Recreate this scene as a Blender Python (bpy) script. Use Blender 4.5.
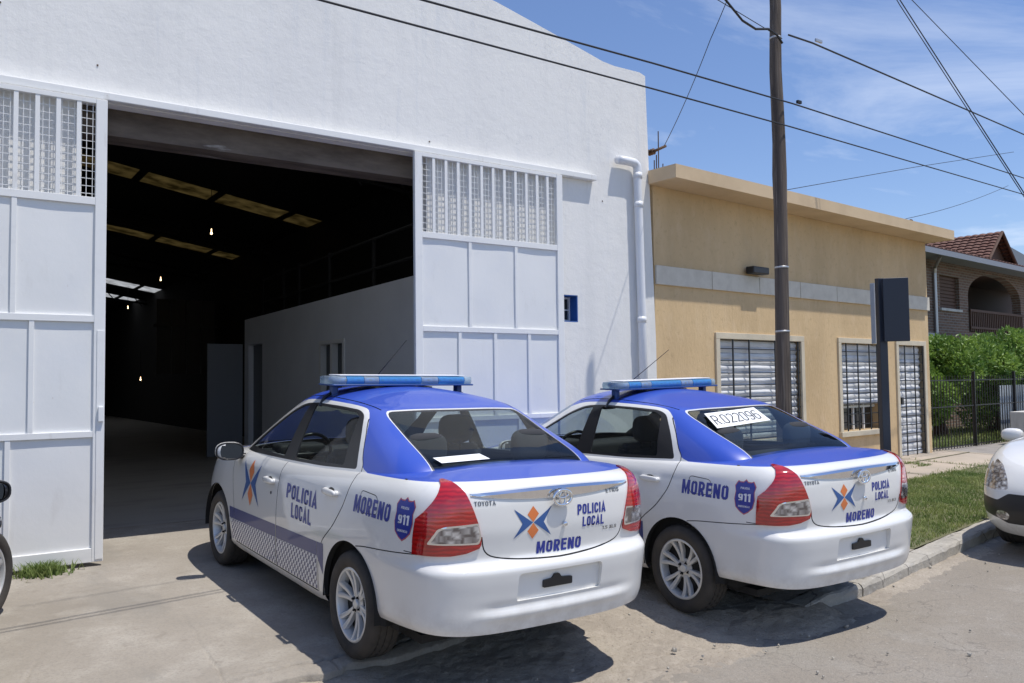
import bpy, bmesh, math, random
import numpy as np
from mathutils import Vector, Matrix
from mathutils.bvhtree import BVHTree
R = math.radians
for o in list(bpy.data.objects): bpy.data.objects.remove(o)
SC = bpy.context.scene
COL = SC.collection
# ------------------------------------------------------------------ camera, sky, sun, exposure
CY, CP, CR, CH = 0.6055, 0.04731, 0.01223, 1.56498
_fw = np.array([math.sin(CY), math.cos(CY), 0]); _rt = np.array([math.cos(CY), -math.sin(CY), 0]); _up = np.array([0, 0, 1.])
_f2 = _fw*math.cos(CP)+_up*math.sin(CP); _u2 = _up*math.cos(CP)-_fw*math.sin(CP)
_r3 = _rt*math.cos(CR)-_u2*math.sin(CR); _u3 = _u2*math.cos(CR)+_rt*math.sin(CR)
cam = bpy.data.cameras.new('camera'); camo = bpy.data.objects.new('camera', cam); COL.objects.link(camo)
camo.matrix_world = Matrix(((_r3[0], _u3[0], -_f2[0], 0), (_r3[1], _u3[1], -_f2[1], 0), (_r3[2], _u3[2], -_f2[2], CH), (0, 0, 0, 1)))
cam.sensor_width = 36; cam.lens = 839.649/1024*36; cam.clip_end = 3000; cam.clip_start = 0.05
SC.camera = camo
SUN = Vector((.21, -.30, 1)).normalized()
w = bpy.data.worlds.new('World'); SC.world = w; w.use_nodes = True
nt = w.node_tree; nt.nodes.clear()
def N(t, kind, **kw):
    n = t.nodes.new(kind)
    for k, v in kw.items():
        if k in n.inputs: n.inputs[k].default_value = v
        else: setattr(n, k, v)
    return n
sky = N(nt, 'ShaderNodeTexSky'); sky.sky_type = 'NISHITA'; sky.sun_disc = False
sky.sun_elevation = math.asin(SUN.z); sky.sun_rotation = math.atan2(SUN.x, SUN.y)
sky.air_density = 1.1; sky.dust_density = 0.3; sky.ozone_density = 4.2
tc = N(nt, 'ShaderNodeTexCoord'); sep = N(nt, 'ShaderNodeSeparateXYZ'); nt.links.new(tc.outputs['Generated'], sep.inputs[0])
zc = N(nt, 'ShaderNodeMath', operation='MAXIMUM'); nt.links.new(sep.outputs[2], zc.inputs[0]); zc.inputs[1].default_value = .08
dx = N(nt, 'ShaderNodeMath', operation='DIVIDE'); dy = N(nt, 'ShaderNodeMath', operation='DIVIDE')
nt.links.new(sep.outputs[0], dx.inputs[0]); nt.links.new(zc.outputs[0], dx.inputs[1])
nt.links.new(sep.outputs[1], dy.inputs[0]); nt.links.new(zc.outputs[0], dy.inputs[1])
cmb = N(nt, 'ShaderNodeCombineXYZ'); nt.links.new(dx.outputs[0], cmb.inputs[0]); nt.links.new(dy.outputs[0], cmb.inputs[1])
mp = N(nt, 'ShaderNodeMapping'); mp.inputs['Scale'].default_value = (.55, 1.0, 1); mp.inputs['Rotation'].default_value = (0, 0, R(28)); mp.inputs['Location'].default_value = (3.1, 1.2, 0)
nt.links.new(cmb.outputs[0], mp.inputs[0])
n1 = N(nt, 'ShaderNodeTexNoise'); n1.inputs['Scale'].default_value = .75; n1.inputs['Detail'].default_value = 9; n1.inputs['Roughness'].default_value = .62; n1.inputs['Distortion'].default_value = .5
nt.links.new(mp.outputs[0], n1.inputs['Vector'])
rp = N(nt, 'ShaderNodeValToRGB'); rp.color_ramp.elements[0].position = .50; rp.color_ramp.elements[1].position = 1.0
nt.links.new(n1.outputs[0], rp.inputs[0])
mx = N(nt, 'ShaderNodeMix', data_type='RGBA'); nt.links.new(rp.outputs[0], mx.inputs[0]); tint = N(nt, 'ShaderNodeMix', data_type='RGBA', blend_type='MULTIPLY'); tint.inputs[0].default_value = 1; tint.inputs[7].default_value = (.94, .94, 1.07, 1); nt.links.new(sky.outputs[0], tint.inputs[6]); nt.links.new(tint.outputs[2], mx.inputs[6])
mx.inputs[7].default_value = (7.6, 8.1, 9.0, 1)
bg = N(nt, 'ShaderNodeBackground'); bg.inputs[1].default_value = .115
ow = N(nt, 'ShaderNodeOutputWorld'); nt.links.new(mx.outputs[2], bg.inputs[0]); nt.links.new(bg.outputs[0], ow.inputs[0])
sl = bpy.data.lights.new('sun', 'SUN'); sl.energy = 3.6; sl.angle = R(.53); sl.color = (1, .955, .88)
so = bpy.data.objects.new('sun', sl); COL.objects.link(so); so.rotation_euler = SUN.to_track_quat('Z', 'Y').to_euler(); so.location = (3, -6, 15)
SC.view_settings.view_transform = 'Standard'; SC.view_settings.look = 'None'; SC.view_settings.gamma = 1
SC.view_settings.use_curve_mapping = False; SC.view_settings.exposure = .24
SC.render.engine = 'CYCLES'; SC.cycles.max_bounces = 8; SC.cycles.transparent_max_bounces = 12; SC.cycles.caustics_reflective = False; SC.cycles.caustics_refractive = False
SC.render.resolution_x = 1024; SC.render.resolution_y = 683

# ------------------------------------------------------------------ helpers
def tag(o, label=None, cat=None, group=None, kind=None):
    if label: o['label'] = label
    if cat: o['category'] = cat
    if group: o['group'] = group
    if kind: o['kind'] = kind
    return o
def empty(name, loc=(0, 0, 0), rz=0):
    o = bpy.data.objects.new(name, None); o.empty_display_size = .2; COL.objects.link(o); o.location = loc; o.rotation_euler = (0, 0, rz); return o
def mk(name, bm, mats, parent=None, smooth=False, loc=None, rz=0):
    if bm.faces: bmesh.ops.recalc_face_normals(bm, faces=list(bm.faces)) if smooth != 'keep' else None
    me = bpy.data.meshes.new(name); bm.to_mesh(me); bm.free()
    if not isinstance(mats, (list, tuple)): mats = [mats]
    for m in mats: me.materials.append(m)
    if smooth: me.shade_smooth()
    o = bpy.data.objects.new(name, me); COL.objects.link(o)
    if parent is not None: o.parent = parent
    if loc is not None: o.location = loc
    if rz: o.rotation_euler = (0, 0, rz)
    return o
def mkraw(name, V, F, mat, parent=None, smooth=False):
    me = bpy.data.meshes.new(name); me.from_pydata([tuple(v) for v in V], [], [tuple(f) for f in F]); me.update()
    for m in (mat if isinstance(mat, (list, tuple)) else [mat]): me.materials.append(m)
    if smooth: me.shade_smooth()
    o = bpy.data.objects.new(name, me); COL.objects.link(o)
    if parent is not None: o.parent = parent
    return o
def box(bm, x0, x1, y0, y1, z0, z1, mi=0, bev=0):
    v = [bm.verts.new((x, y, z)) for z in (z0, z1) for y in (y0, y1) for x in (x0, x1)]
    fs = [bm.faces.new([v[i] for i in q]) for q in ((0, 2, 3, 1), (4, 5, 7, 6), (0, 1, 5, 4), (2, 6, 7, 3), (0, 4, 6, 2), (1, 3, 7, 5))]
    for f in fs: f.material_index = mi
    if bev:
        es = list({e for f in fs for e in f.edges})
        r = bmesh.ops.bevel(bm, geom=es, offset=bev, segments=3, affect='EDGES', profile=.5)
        for f in r['faces']: f.material_index = mi
    return v
def tube(bm, pts, r, n=10, mi=0, cap=True):
    pts = [Vector(p) for p in pts]; rr = r if isinstance(r, (list, tuple)) else [r]*len(pts)
    rings = []; prev = None
    for i, p in enumerate(pts):
        t = (pts[min(i+1, len(pts)-1)]-pts[max(i-1, 0)]).normalized()
        a = t.orthogonal().normalized() if prev is None else (prev-t*prev.dot(t)).normalized()
        prev = a; b = t.cross(a)
        rings.append([bm.verts.new(p+(a*math.cos(k*2*math.pi/n)+b*math.sin(k*2*math.pi/n))*rr[i]) for k in range(n)])
    for i in range(len(rings)-1):
        for k in range(n):
            f = bm.faces.new((rings[i][k], rings[i][(k+1) % n], rings[i+1][(k+1) % n], rings[i+1][k])); f.material_index = mi
    if cap:
        for q in (rings[0][::-1], rings[-1]): f = bm.faces.new(q); f.material_index = mi
def lathe(bm, prof, axis='y', n=48, mi=0, c=(0, 0, 0), close=False):
    rings = []
    for (r, h) in prof:
        ring = []
        for k in range(n):
            a = 2*math.pi*k/n
            p = (r*math.cos(a), h, r*math.sin(a)) if axis == 'y' else (r*math.cos(a), r*math.sin(a), h)
            ring.append(bm.verts.new((p[0]+c[0], p[1]+c[1], p[2]+c[2])))
        rings.append(ring)
    m = len(rings)
    for i in range(m if close else m-1):
        for k in range(n):
            f = bm.faces.new((rings[i][k], rings[i][(k+1) % n], rings[(i+1) % m][(k+1) % n], rings[(i+1) % m][k])); f.material_index = mi
    return rings
def prism(bm, poly, y0, y1, mi=0):          # polygon in xz extruded along y
    a = [bm.verts.new((x, y0, z)) for x, z in poly]; b = [bm.verts.new((x, y1, z)) for x, z in poly]; n = len(poly)
    fs = [bm.faces.new(a), bm.faces.new(b[::-1])]+[bm.faces.new((a[i], b[i], b[(i+1) % n], a[(i+1) % n])) for i in range(n)]
    for f in fs: f.material_index = mi
def pchip(xs, ys):
    xs = np.array(xs, float); ys = np.array(ys, float); h = np.diff(xs); d = np.diff(ys)/h
    m = np.zeros_like(xs); m[0] = d[0]; m[-1] = d[-1]
    for i in range(1, len(xs)-1):
        if d[i-1]*d[i] > 0:
            w1 = 2*h[i]+h[i-1]; w2 = h[i]+2*h[i-1]; m[i] = (w1+w2)/(w1/d[i-1]+w2/d[i])
    def f(x):
        x = np.clip(x, xs[0], xs[-1]); i = np.clip(np.searchsorted(xs, x)-1, 0, len(xs)-2)
        t = (x-xs[i])/h[i]
        return ys[i]*(1+2*t)*(1-t)**2+m[i]*h[i]*t*(1-t)**2+ys[i+1]*t*t*(3-2*t)+m[i+1]*h[i]*t*t*(t-1)
    return f
# ------------------------------------------------------------------ materials
def mat(name, col, rough=.6, metal=0., spec=.5, coat=0, bump=None, var=None, emit=None, trans=None, extra=None):
    """bump=(scale,strength,detail[,distance]) var=(scale,amount[,dark colour]) : object-space noise"""
    m = bpy.data.materials.new(name); m.use_nodes = True; t = m.node_tree; p = t.nodes['Principled BSDF']
    p.inputs['Base Color'].default_value = (*col, 1); p.inputs['Roughness'].default_value = rough; p.inputs['Metallic'].default_value = metal
    p.inputs['Specular IOR Level'].default_value = spec; p.inputs['Coat Weight'].default_value = coat; p.inputs['Coat Roughness'].default_value = .03
    tcn = t.nodes.new('ShaderNodeTexCoord')
    if var:
        n = N(t, 'ShaderNodeTexNoise', Scale=var[0], Detail=7, Roughness=.6); t.links.new(tcn.outputs['Object'], n.inputs['Vector'])
        rr = N(t, 'ShaderNodeValToRGB'); rr.color_ramp.elements[0].position = .3; rr.color_ramp.elements[1].position = .72
        dk = var[2] if len(var) > 2 else tuple(c*(1-var[1]) for c in col)
        rr.color_ramp.elements[0].color = (*dk, 1); rr.color_ramp.elements[1].color = (*col, 1)
        t.links.new(n.outputs[0], rr.inputs[0]); t.links.new(rr.outputs[0], p.inputs['Base Color'])
    if bump:
        n = N(t, 'ShaderNodeTexNoise', Scale=bump[0], Detail=bump[2], Roughness=.6); t.links.new(tcn.outputs['Object'], n.inputs['Vector'])
        b = N(t, 'ShaderNodeBump', Strength=bump[1], Distance=bump[3] if len(bump) > 3 else .01); t.links.new(n.outputs[0], b.inputs['Height']); t.links.new(b.outputs[0], p.inputs['Normal'])
    if emit: p.inputs['Emission Color'].default_value = (*emit[0], 1); p.inputs['Emission Strength'].default_value = emit[1]
    return m
def layers(name, base, rough, ops, bump=()):
    """layered procedural colour: ops = [(kind, scale(vec or float), lo, hi, colour, amount)], bump=[(scale,strength,dist)]"""
    m = bpy.data.materials.new(name); m.use_nodes = True; t = m.node_tree; p = t.nodes['Principled BSDF']; p.inputs['Roughness'].default_value = rough
    p.inputs['Specular IOR Level'].default_value = .3
    tcn = t.nodes.new('ShaderNodeTexCoord'); cur = None
    def vec(sc):
        mpn = N(t, 'ShaderNodeMapping'); mpn.inputs['Scale'].default_value = sc if isinstance(sc, (tuple, list)) else (sc, sc, sc); t.links.new(tcn.outputs['Object'], mpn.inputs[0]); return mpn.outputs[0]
    for i, (kind, sc, lo, hi, c, amt) in enumerate(ops):
        if kind == 'crack':
            nz = N(t, 'ShaderNodeTexNoise', Scale=2.5, Detail=5); t.links.new(tcn.outputs['Object'], nz.inputs['Vector'])
            ad = N(t, 'ShaderNodeMix', data_type='RGBA', blend_type='ADD'); ad.inputs[0].default_value = .45; t.links.new(vec(sc), ad.inputs[6]); t.links.new(nz.outputs[1], ad.inputs[7])
            n = N(t, 'ShaderNodeTexVoronoi', feature='DISTANCE_TO_EDGE', Scale=1.0); t.links.new(ad.outputs[2], n.inputs['Vector']); src = n.outputs['Distance']
        else:
            n = N(t, 'ShaderNodeTexNoise', Scale=1.0, Detail=8, Roughness=.62); t.links.new(vec(sc), n.inputs['Vector']); src = n.outputs[0]
        mr = N(t, 'ShaderNodeMapRange'); mr.inputs[1].default_value = lo; mr.inputs[2].default_value = hi; mr.inputs[3].default_value = 0 if kind != 'crack' else amt; mr.inputs[4].default_value = amt if kind != 'crack' else 0
        t.links.new(src, mr.inputs[0])
        mxn = N(t, 'ShaderNodeMix', data_type='RGBA'); t.links.new(mr.outputs[0], mxn.inputs[0])
        if cur is None: mxn.inputs[6].default_value = (*base, 1)
        else: t.links.new(cur, mxn.inputs[6])
        mxn.inputs[7].default_value = (*c, 1); cur = mxn.outputs[2]
    if cur is None: p.inputs['Base Color'].default_value = (*base, 1)
    else: t.links.new(cur, p.inputs['Base Color'])
    nrm = None
    for sc, st, di in bump:
        n = N(t, 'ShaderNodeTexNoise', Scale=1.0, Detail=7, Roughness=.65); t.links.new(vec(sc), n.inputs['Vector'])
        b = N(t, 'ShaderNodeBump', Strength=st, Distance=di); t.links.new(n.outputs[0], b.inputs['Height'])
        if nrm: t.links.new(nrm, b.inputs['Normal'])
        nrm = b.outputs[0]
    if nrm: t.links.new(nrm, p.inputs['Normal'])
    return m
M = {}
M['facade'] = layers('white_limewash', (.80, .79, .765), .85, [('n', (.7, .7, .35), .45, .72, (.70, .695, .685), .75), ('n', (3.5, 3.5, .18), .55, .72, (.62, .62, .61), .35), ('n', (6, 6, .5), .56, .72, (.60, .63, .67), .45), ('n', (30, 30, 30), .66, .75, (.6, .6, .6), .35), ('crack', (.22, .22, .4), 0, .0022, (.50, .51, .53), .35)],
                     [((7, 7, 7), .45, .014), ((60, 60, 60), .2, .004)])
M['white_metal'] = layers('white_painted_steel', (.79, .79, .775), .42, [('n', (5, 5, 1.2), .60, .74, (.64, .62, .59), .45), ('n', (1.6, 1.6, 1.6), .5, .8, (.70, .72, .75), .6), ('n', (40, 40, 12), .68, .74, (.45, .38, .32), .5)], [((1.3, 1.3, 1.0), .3, .02), ((60, 60, 60), .08, .002)])
M['white_frame'] = layers('white_frame_paint', (.80, .80, .785), .45, [('n', (7, 7, 2.2), .60, .70, (.56, .53, .49), .45), ('n', (2, 2, 8), .55, .8, (.66, .66, .66), .6), ('n', (50, 50, 20), .69, .74, (.4, .33, .28), .6)], [((30, 30, 30), .1, .003)])
M['pvc'] = mat('white_pvc', (.80, .81, .83), .35, var=(2, .08))
M['stucco'] = layers('ochre_stucco', (.66, .48, .275), .9, [('n', (2.2, 2.2, .6), .50, .70, (.50, .36, .21), .4), ('n', (.9, .9, .35), .42, .72, (.50, .355, .195), .85), ('n', (5, 5, 2.5), .52, .75, (.68, .52, .33), .6), ('n', (14, 14, 14), .55, .75, (.42, .29, .16), .6)], [((26, 26, 10), .6, .012), ((90, 90, 90), .35, .005)])
M['stucco_trim'] = layers('ochre_smooth', (.62, .475, .31), .85, [('n', (1.5, 1.5, 1.5), .45, .75, (.50, .375, .24), .8)], [((40, 40, 40), .3, .005)])
M['tileband'] = layers('cream_stone', (.66, .61, .52), .7, [('n', (6, 6, 6), .4, .7, (.55, .50, .42), .8)], [((30, 30, 30), .2, .004)])
M['cream'] = mat('cream_frame', (.66, .58, .44), .7, var=(4, .2), bump=(30, .2, 4))
M['black_iron'] = mat('black_iron', (.014, .014, .016), .45, bump=(60, .1, 2))
M['shutter'] = layers('white_shutter', (.72, .72, .72), .45, [('n', (2, 2, 7), .45, .7, (.55, .55, .55), .7)], [((3, 3, 14), .6, .03)])
M['dark'] = mat('dark_void', (.02, .02, .022), .7)
M['concrete'] = layers('worn_concrete', (.35, .315, .27), .9, [('n', (.45, .45, .45), .40, .60, (.27, .24, .20), .9), ('n', (2.6, 2.6, 2.6), .47, .68, (.42, .385, .335), .8), ('n', (1.3, .5, 1), .55, .66, (.24, .225, .20), .5), ('n', (55, 55, 55), .48, .62, (.25, .23, .205), .45), ('n', (9, 9, 9), .58, .70, (.25, .22, .185), .6), ('n', (1.1, 5.5, 1), .62, .72, (.21, .185, .16), .55), ('n', (120, 120, 120), .56, .68, (.23, .2, .17), .5), ('n', (.8, .25, 1), .6, .75, (.30, .275, .24), .5)],
                       [((5, 5, 5), .35, .03), ((45, 45, 45), .4, .01), ((160, 160, 160), .35, .004)])
M['concrete_in'] = layers('indoor_concrete', (.34, .32, .29), .6, [('n', (.8, 2.5, 1), .5, .65, (.25, .23, .21), .8)], [((20, 20, 20), .2, .01)])
M['dirt'] = layers('gravelly_dirt', (.40, .35, .285), .95, [('n', (1.5, 1.5, 1.5), .42, .68, (.29, .25, .205), .85), ('n', (14, 14, 14), .52, .7, (.47, .41, .34), .7), ('n', (60, 60, 60), .55, .68, (.2, .165, .13), .7)], [((12, 12, 12), .6, .03), ((50, 50, 50), .7, .014), ((150, 150, 150), .5, .006)])
M['road'] = layers('dusty_asphalt', (.30, .265, .22), .92, [('n', (1.6, .7, 1), .5, .62, (.32, .295, .255), .7), ('n', (28, 28, 28), .52, .64, (.20, .185, .165), .5), ('n', (.5, .9, .5), .4, .66, (.265, .235, .195), .85), ('n', (3, 3, 3), .5, .72, (.34, .31, .27), .7), ('n', (110, 110, 110), .5, .66, (.16, .145, .13), .6), ('n', (45, 45, 45), .62, .7, (.5, .47, .42), .6), ('crack', (.5, .5, .5), 0, .004, (.14, .125, .11), .6)],
                   [((6, 6, 6), .3, .03), ((60, 60, 60), .6, .012), ((180, 180, 180), .4, .004)])
M['kerb'] = layers('kerb_concrete', (.42, .39, .335), .9, [('n', (3, 3, 3), .45, .7, (.30, .28, .25), .85), ('n', (22, 22, 22), .55, .7, (.56, .54, .5), .6), ('crack', (1.1, 1.1, 1.1), 0, .01, (.12, .11, .1), .8)], [((14, 14, 14), .5, .03), ((80, 80, 80), .4, .006)])
M['pave'] = layers('pinkish_paving', (.46, .39, .315), .9, [('n', (.8, .8, .8), .42, .68, (.37, .32, .26), .85), ('n', (30, 30, 30), .55, .7, (.3, .26, .22), .5)], [((20, 20, 20), .3, .01)])
M['cobble'] = layers('grey_paving', (.30, .275, .25), .9, [('n', (2, 2, 2), .45, .68, (.22, .2, .18), .8)], [((14, 14, 14), .6, .03)])
M['soil'] = layers('soil_ground', (.16, .15, .09), .95, [('n', (2, 2, 2), .42, .68, (.10, .13, .045), .9)], [((20, 20, 20), .5, .02)])
M['earth'] = layers('far_ground', (.26, .24, .19), .95, [('n', (.1, .1, .1), .42, .68, (.12, .15, .07), .9)])
def leafmat(name, c1, c2, rough=.5):
    m = bpy.data.materials.new(name); m.use_nodes = True; t = m.node_tree; p = t.nodes['Principled BSDF']; p.inputs['Roughness'].default_value = rough
    g = N(t, 'ShaderNodeTexCoord'); n = N(t, 'ShaderNodeTexNoise', Scale=3.0, Detail=8); t.links.new(g.outputs['Object'], n.inputs['Vector'])
    rr = N(t, 'ShaderNodeValToRGB'); rr.color_ramp.elements[0].position = .35; rr.color_ramp.elements[1].position = .68
    rr.color_ramp.elements[0].color = (*c1, 1); rr.color_ramp.elements[1].color = (*c2, 1); t.links.new(n.outputs[0], rr.inputs[0]); t.links.new(rr.outputs[0], p.inputs['Base Color'])
    tr = N(t, 'ShaderNodeBsdfTranslucent'); t.links.new(rr.outputs[0], tr.inputs[0]); ms = N(t, 'ShaderNodeMixShader'); ms.inputs[0].default_value = .3
    t.links.new(p.outputs[0], ms.inputs[1]); t.links.new(tr.outputs[0], ms.inputs[2]); t.links.new(ms.outputs[0], t.nodes['Material Output'].inputs[0]); return m
M['leaf'] = leafmat('shrub_leaf', (.08, .17, .028), (.32, .46, .09))
M['grass'] = leafmat('grass_blade', (.12, .20, .045), (.34, .38, .13), .7)
M['wood_pole'] = layers('weathered_pole', (.125, .10, .083), .85, [('n', (14, 14, .5), .42, .62, (.055, .044, .037), .95), ('n', (34, 34, .9), .56, .66, (.25, .21, .175), .8)], [((40, 40, 2), .7, .012)])
M['cable'] = mat('black_cable', (.012, .012, .014), .5)
M['galv'] = mat('galvanised', (.5, .5, .5), .4, .8)
M['navy'] = mat('navy_paint', (.016, .022, .038), .4, bump=(40, .1, 3))
M['rust'] = mat('rusty_bar', (.10, .06, .04), .8)
M['interior_wall'] = layers('office_paint', (.80, .82, .86), .8, [('n', (1, 1, 1), .4, .7, (.7, .72, .76), .7)])
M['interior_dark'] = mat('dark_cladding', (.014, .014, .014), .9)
M['beam'] = layers('stained_concrete_beam', (.16, .13, .105), .9, [('n', (1.5, 5, 5), .4, .65, (.07, .055, .045), .9), ('n', (.9, 3, 5), .60, .68, (.50, .48, .45), .8)], [((20, 20, 20), .4, .01)])
M['grey_leaf'] = mat('grey_door_paint', (.22, .24, .28), .6)
M['blue_reveal'] = mat('blue_reveal', (.03, .12, .38), .6)
M['pane'] = mat('dark_pane', (.02, .025, .03), .08, spec=.8)
M['paper'] = mat('paper', (.82, .83, .83), .7)
def skylight():
    m = bpy.data.materials.new('fibreglass_skylight'); m.use_nodes = True; t = m.node_tree; t.nodes.remove(t.nodes['Principled BSDF'])
    g = N(t, 'ShaderNodeTexCoord'); n = N(t, 'ShaderNodeTexNoise', Scale=3.0, Detail=8); t.links.new(g.outputs['Object'], n.inputs['Vector'])
    rr = N(t, 'ShaderNodeValToRGB'); rr.color_ramp.elements[0].position = .35; rr.color_ramp.elements[1].position = .7
    rr.color_ramp.elements[0].color = (.006, .004, .001, 1); rr.color_ramp.elements[1].color = (.036, .025, .008, 1); t.links.new(n.outputs[0], rr.inputs[0])
    tr = N(t, 'ShaderNodeBsdfTranslucent'); t.links.new(rr.outputs[0], tr.inputs[0]); t.links.new(tr.outputs[0], t.nodes['Material Output'].inputs[0]); return m
M['skylight'] = skylight()
m = skylight(); m.name = 'clean_skylight'; m.node_tree.nodes['Color Ramp'].color_ramp.elements[0].color = (.16, .16, .15, 1); m.node_tree.nodes['Color Ramp'].color_ramp.elements[1].color = (.38, .38, .36, 1); M['skylight2'] = m
M['bulb'] = mat('lit_bulb', (1, .8, .5), .5, emit=((1, .72, .38), 6))
def brickmat():
    m = bpy.data.materials.new('brown_brick'); m.use_nodes = True; t = m.node_tree; p = t.nodes['Principled BSDF']; p.inputs['Roughness'].default_value = .9
    g = N(t, 'ShaderNodeTexCoord'); sp = N(t, 'ShaderNodeSeparateXYZ'); t.links.new(g.outputs['Object'], sp.inputs[0]); cb = N(t, 'ShaderNodeCombineXYZ')
    ad = N(t, 'ShaderNodeMath', operation='ADD'); t.links.new(sp.outputs[0], ad.inputs[0]); t.links.new(sp.outputs[1], ad.inputs[1])
    t.links.new(ad.outputs[0], cb.inputs[0]); t.links.new(sp.outputs[2], cb.inputs[1])
    b = N(t, 'ShaderNodeTexBrick', Scale=1.0); b.inputs['Brick Width'].default_value = .25; b.inputs['Row Height'].default_value = .075; b.inputs['Mortar Size'].default_value = .012
    b.inputs['Color1'].default_value = (.22, .13, .09, 1); b.inputs['Color2'].default_value = (.14, .085, .06, 1); b.inputs['Mortar'].default_value = (.24, .21, .18, 1)
    t.links.new(cb.outputs[0], b.inputs['Vector']); t.links.new(b.outputs[0], p.inputs['Base Color'])
    bu = N(t, 'ShaderNodeBump', Strength=.6, Distance=.01); bu.invert = True; t.links.new(b.outputs[1], bu.inputs['Height']); t.links.new(bu.outputs[0], p.inputs['Normal']); return m
M['brick'] = brickmat()
M['rooftile'] = layers('clay_roof_tile', (.17, .095, .075), .85, [('n', (3, 3, 3), .4, .7, (.14, .065, .05), .85), ('n', (20, 20, 20), .55, .7, (.24, .15, .12), .6)], [((20, 20, 20), .3, .01)])
M['wood_dark'] = mat('dark_wood', (.10, .05, .03), .7)
M['grey_roof'] = mat('grey_metal_roof', (.16, .18, .21), .6)
M['blockwall'] = layers('pale_render', (.62, .60, .56), .9, [('n', (3, 3, 1), .45, .7, (.4, .38, .34), .8)])

# ------------------------------------------------------------------ terrain
SD = R(7.5); ex, ey = math.cos(SD), math.sin(SD)      # street direction; kerb line through K0
K0 = (5.0, 3.77)
def kd(x, y): return -(x-K0[0])*ey+(y-K0[1])*ex      # distance behind the kerb line
def ks(x, y): return (x-K0[0])*ex+(y-K0[1])*ey
def from_k(s, d): return K0[0]+s*ex-d*ey, K0[1]+s*ey+d*ex
def xt(x): return .03*np.clip(x-6, 0, 3)
def zlot(x, y): return -.03+.037*np.clip(kd(x, y), -1, 4.6)+xt(x)
def zroad(x, y): return -.135+xt(x)+.012*np.clip(-kd(x, y), 0, 3)
rs = np.random.RandomState(5)
def vnoise(x, y, s, seed=0):
    x = np.asarray(x)/s; y = np.asarray(y)/s; xi = np.floor(x).astype(int); yi = np.floor(y).astype(int); fx = x-xi; fy = y-yi
    fx = fx*fx*(3-2*fx); fy = fy*fy*(3-2*fy)
    def h(a, b): v = np.sin(a*127.1+b*311.7+seed*74.7)*43758.5453; return v-np.floor(v)
    return (h(xi, yi)*(1-fx)+h(xi+1, yi)*fx)*(1-fy)+(h(xi, yi+1)*(1-fx)+h(xi+1, yi+1)*fx)*fy
def fbm(x, y, s, seed=0, o=4): return sum(vnoise(x, y, s/2**k, seed+k)/2**(k+1) for k in range(o))-.5
def grid(name, us, vs, fn, matl, smooth=True):
    U, V = np.meshgrid(us, vs); P = fn(U, V); n, m = len(us), len(vs)
    Vt = np.stack([P[0].ravel(), P[1].ravel(), P[2].ravel()], 1)
    F = [(j*n+i, j*n+i+1, (j+1)*n+i+1, (j+1)*n+i) for j in range(m-1) for i in range(n-1)]
    return mkraw(name, Vt, F, matl, smooth=smooth)
def Gf(s, d, kind):
    x = K0[0]+s*ex-d*ey; y = K0[1]+s*ey+d*ex
    return x, y
# slab edge: distance of the broken driveway lip from the kerb line, as function of s
def lip(s): return 1.15+.13*fbm(s, s*0+3, 1.3, 3)*2+.07*fbm(s, s*0, .22, 9)*2
o = grid('ground', np.linspace(-900, 900, 40), np.linspace(-900, 900, 40), lambda u, v: (u, v, u*0-.32), M['earth']); tag(o, kind='structure')
def f_road(u, v):
    x, y = Gf(u, v, 0); return x, y, zroad(x, y)+.012*fbm(x, y, .8, 2)+.006*fbm(x, y, .15, 4)
us = np.concatenate([np.linspace(-40, -8, 20)[:-1], np.linspace(-8, 10, 361), np.linspace(10, 80, 60)[1:]])
vs = np.concatenate([np.linspace(-9, -3.2, 20)[:-1], np.linspace(-3.2, .0, 81)])
o = grid('road', us, vs, f_road, M['road']); tag(o, kind='structure')
def f_dirt(u, v):                              # v 0..1 from road edge to under the slab lip
    wq = np.clip((u+1.3)/1.4, 0, 1); wq = wq*wq*(3-2*wq)
    L = lip(u)+.10; d = -.45+(L+.45)*v; x, y = Gf(u, d, 0)
    a = zroad(x, y)-.012; b = zlot(x, y)-.07*(1-wq)-.012*wq; L = L*(1-wq)+.06*wq
    t = np.clip((d+.35)/(L+.30), 0, 1)**1.1
    b = b-.0*u
    z = a*(1-t)+b*t+.055*fbm(x, y, .5, 7)*np.sin(np.pi*np.clip(v, 0, 1))*1.3+.032*(np.abs(fbm(x, y, .30, 11))-.12)+.018*fbm(x, y, .11, 12)+.013*fbm(x, y, .045, 13)
    return x, y, z
o = grid('dirt_verge', np.concatenate([np.linspace(-9, -5.2, 90)[:-1], np.linspace(-5.2, .30, 420)]), np.linspace(0, 1, 120), f_dirt, M['dirt']); tag(o, kind='structure')
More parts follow.
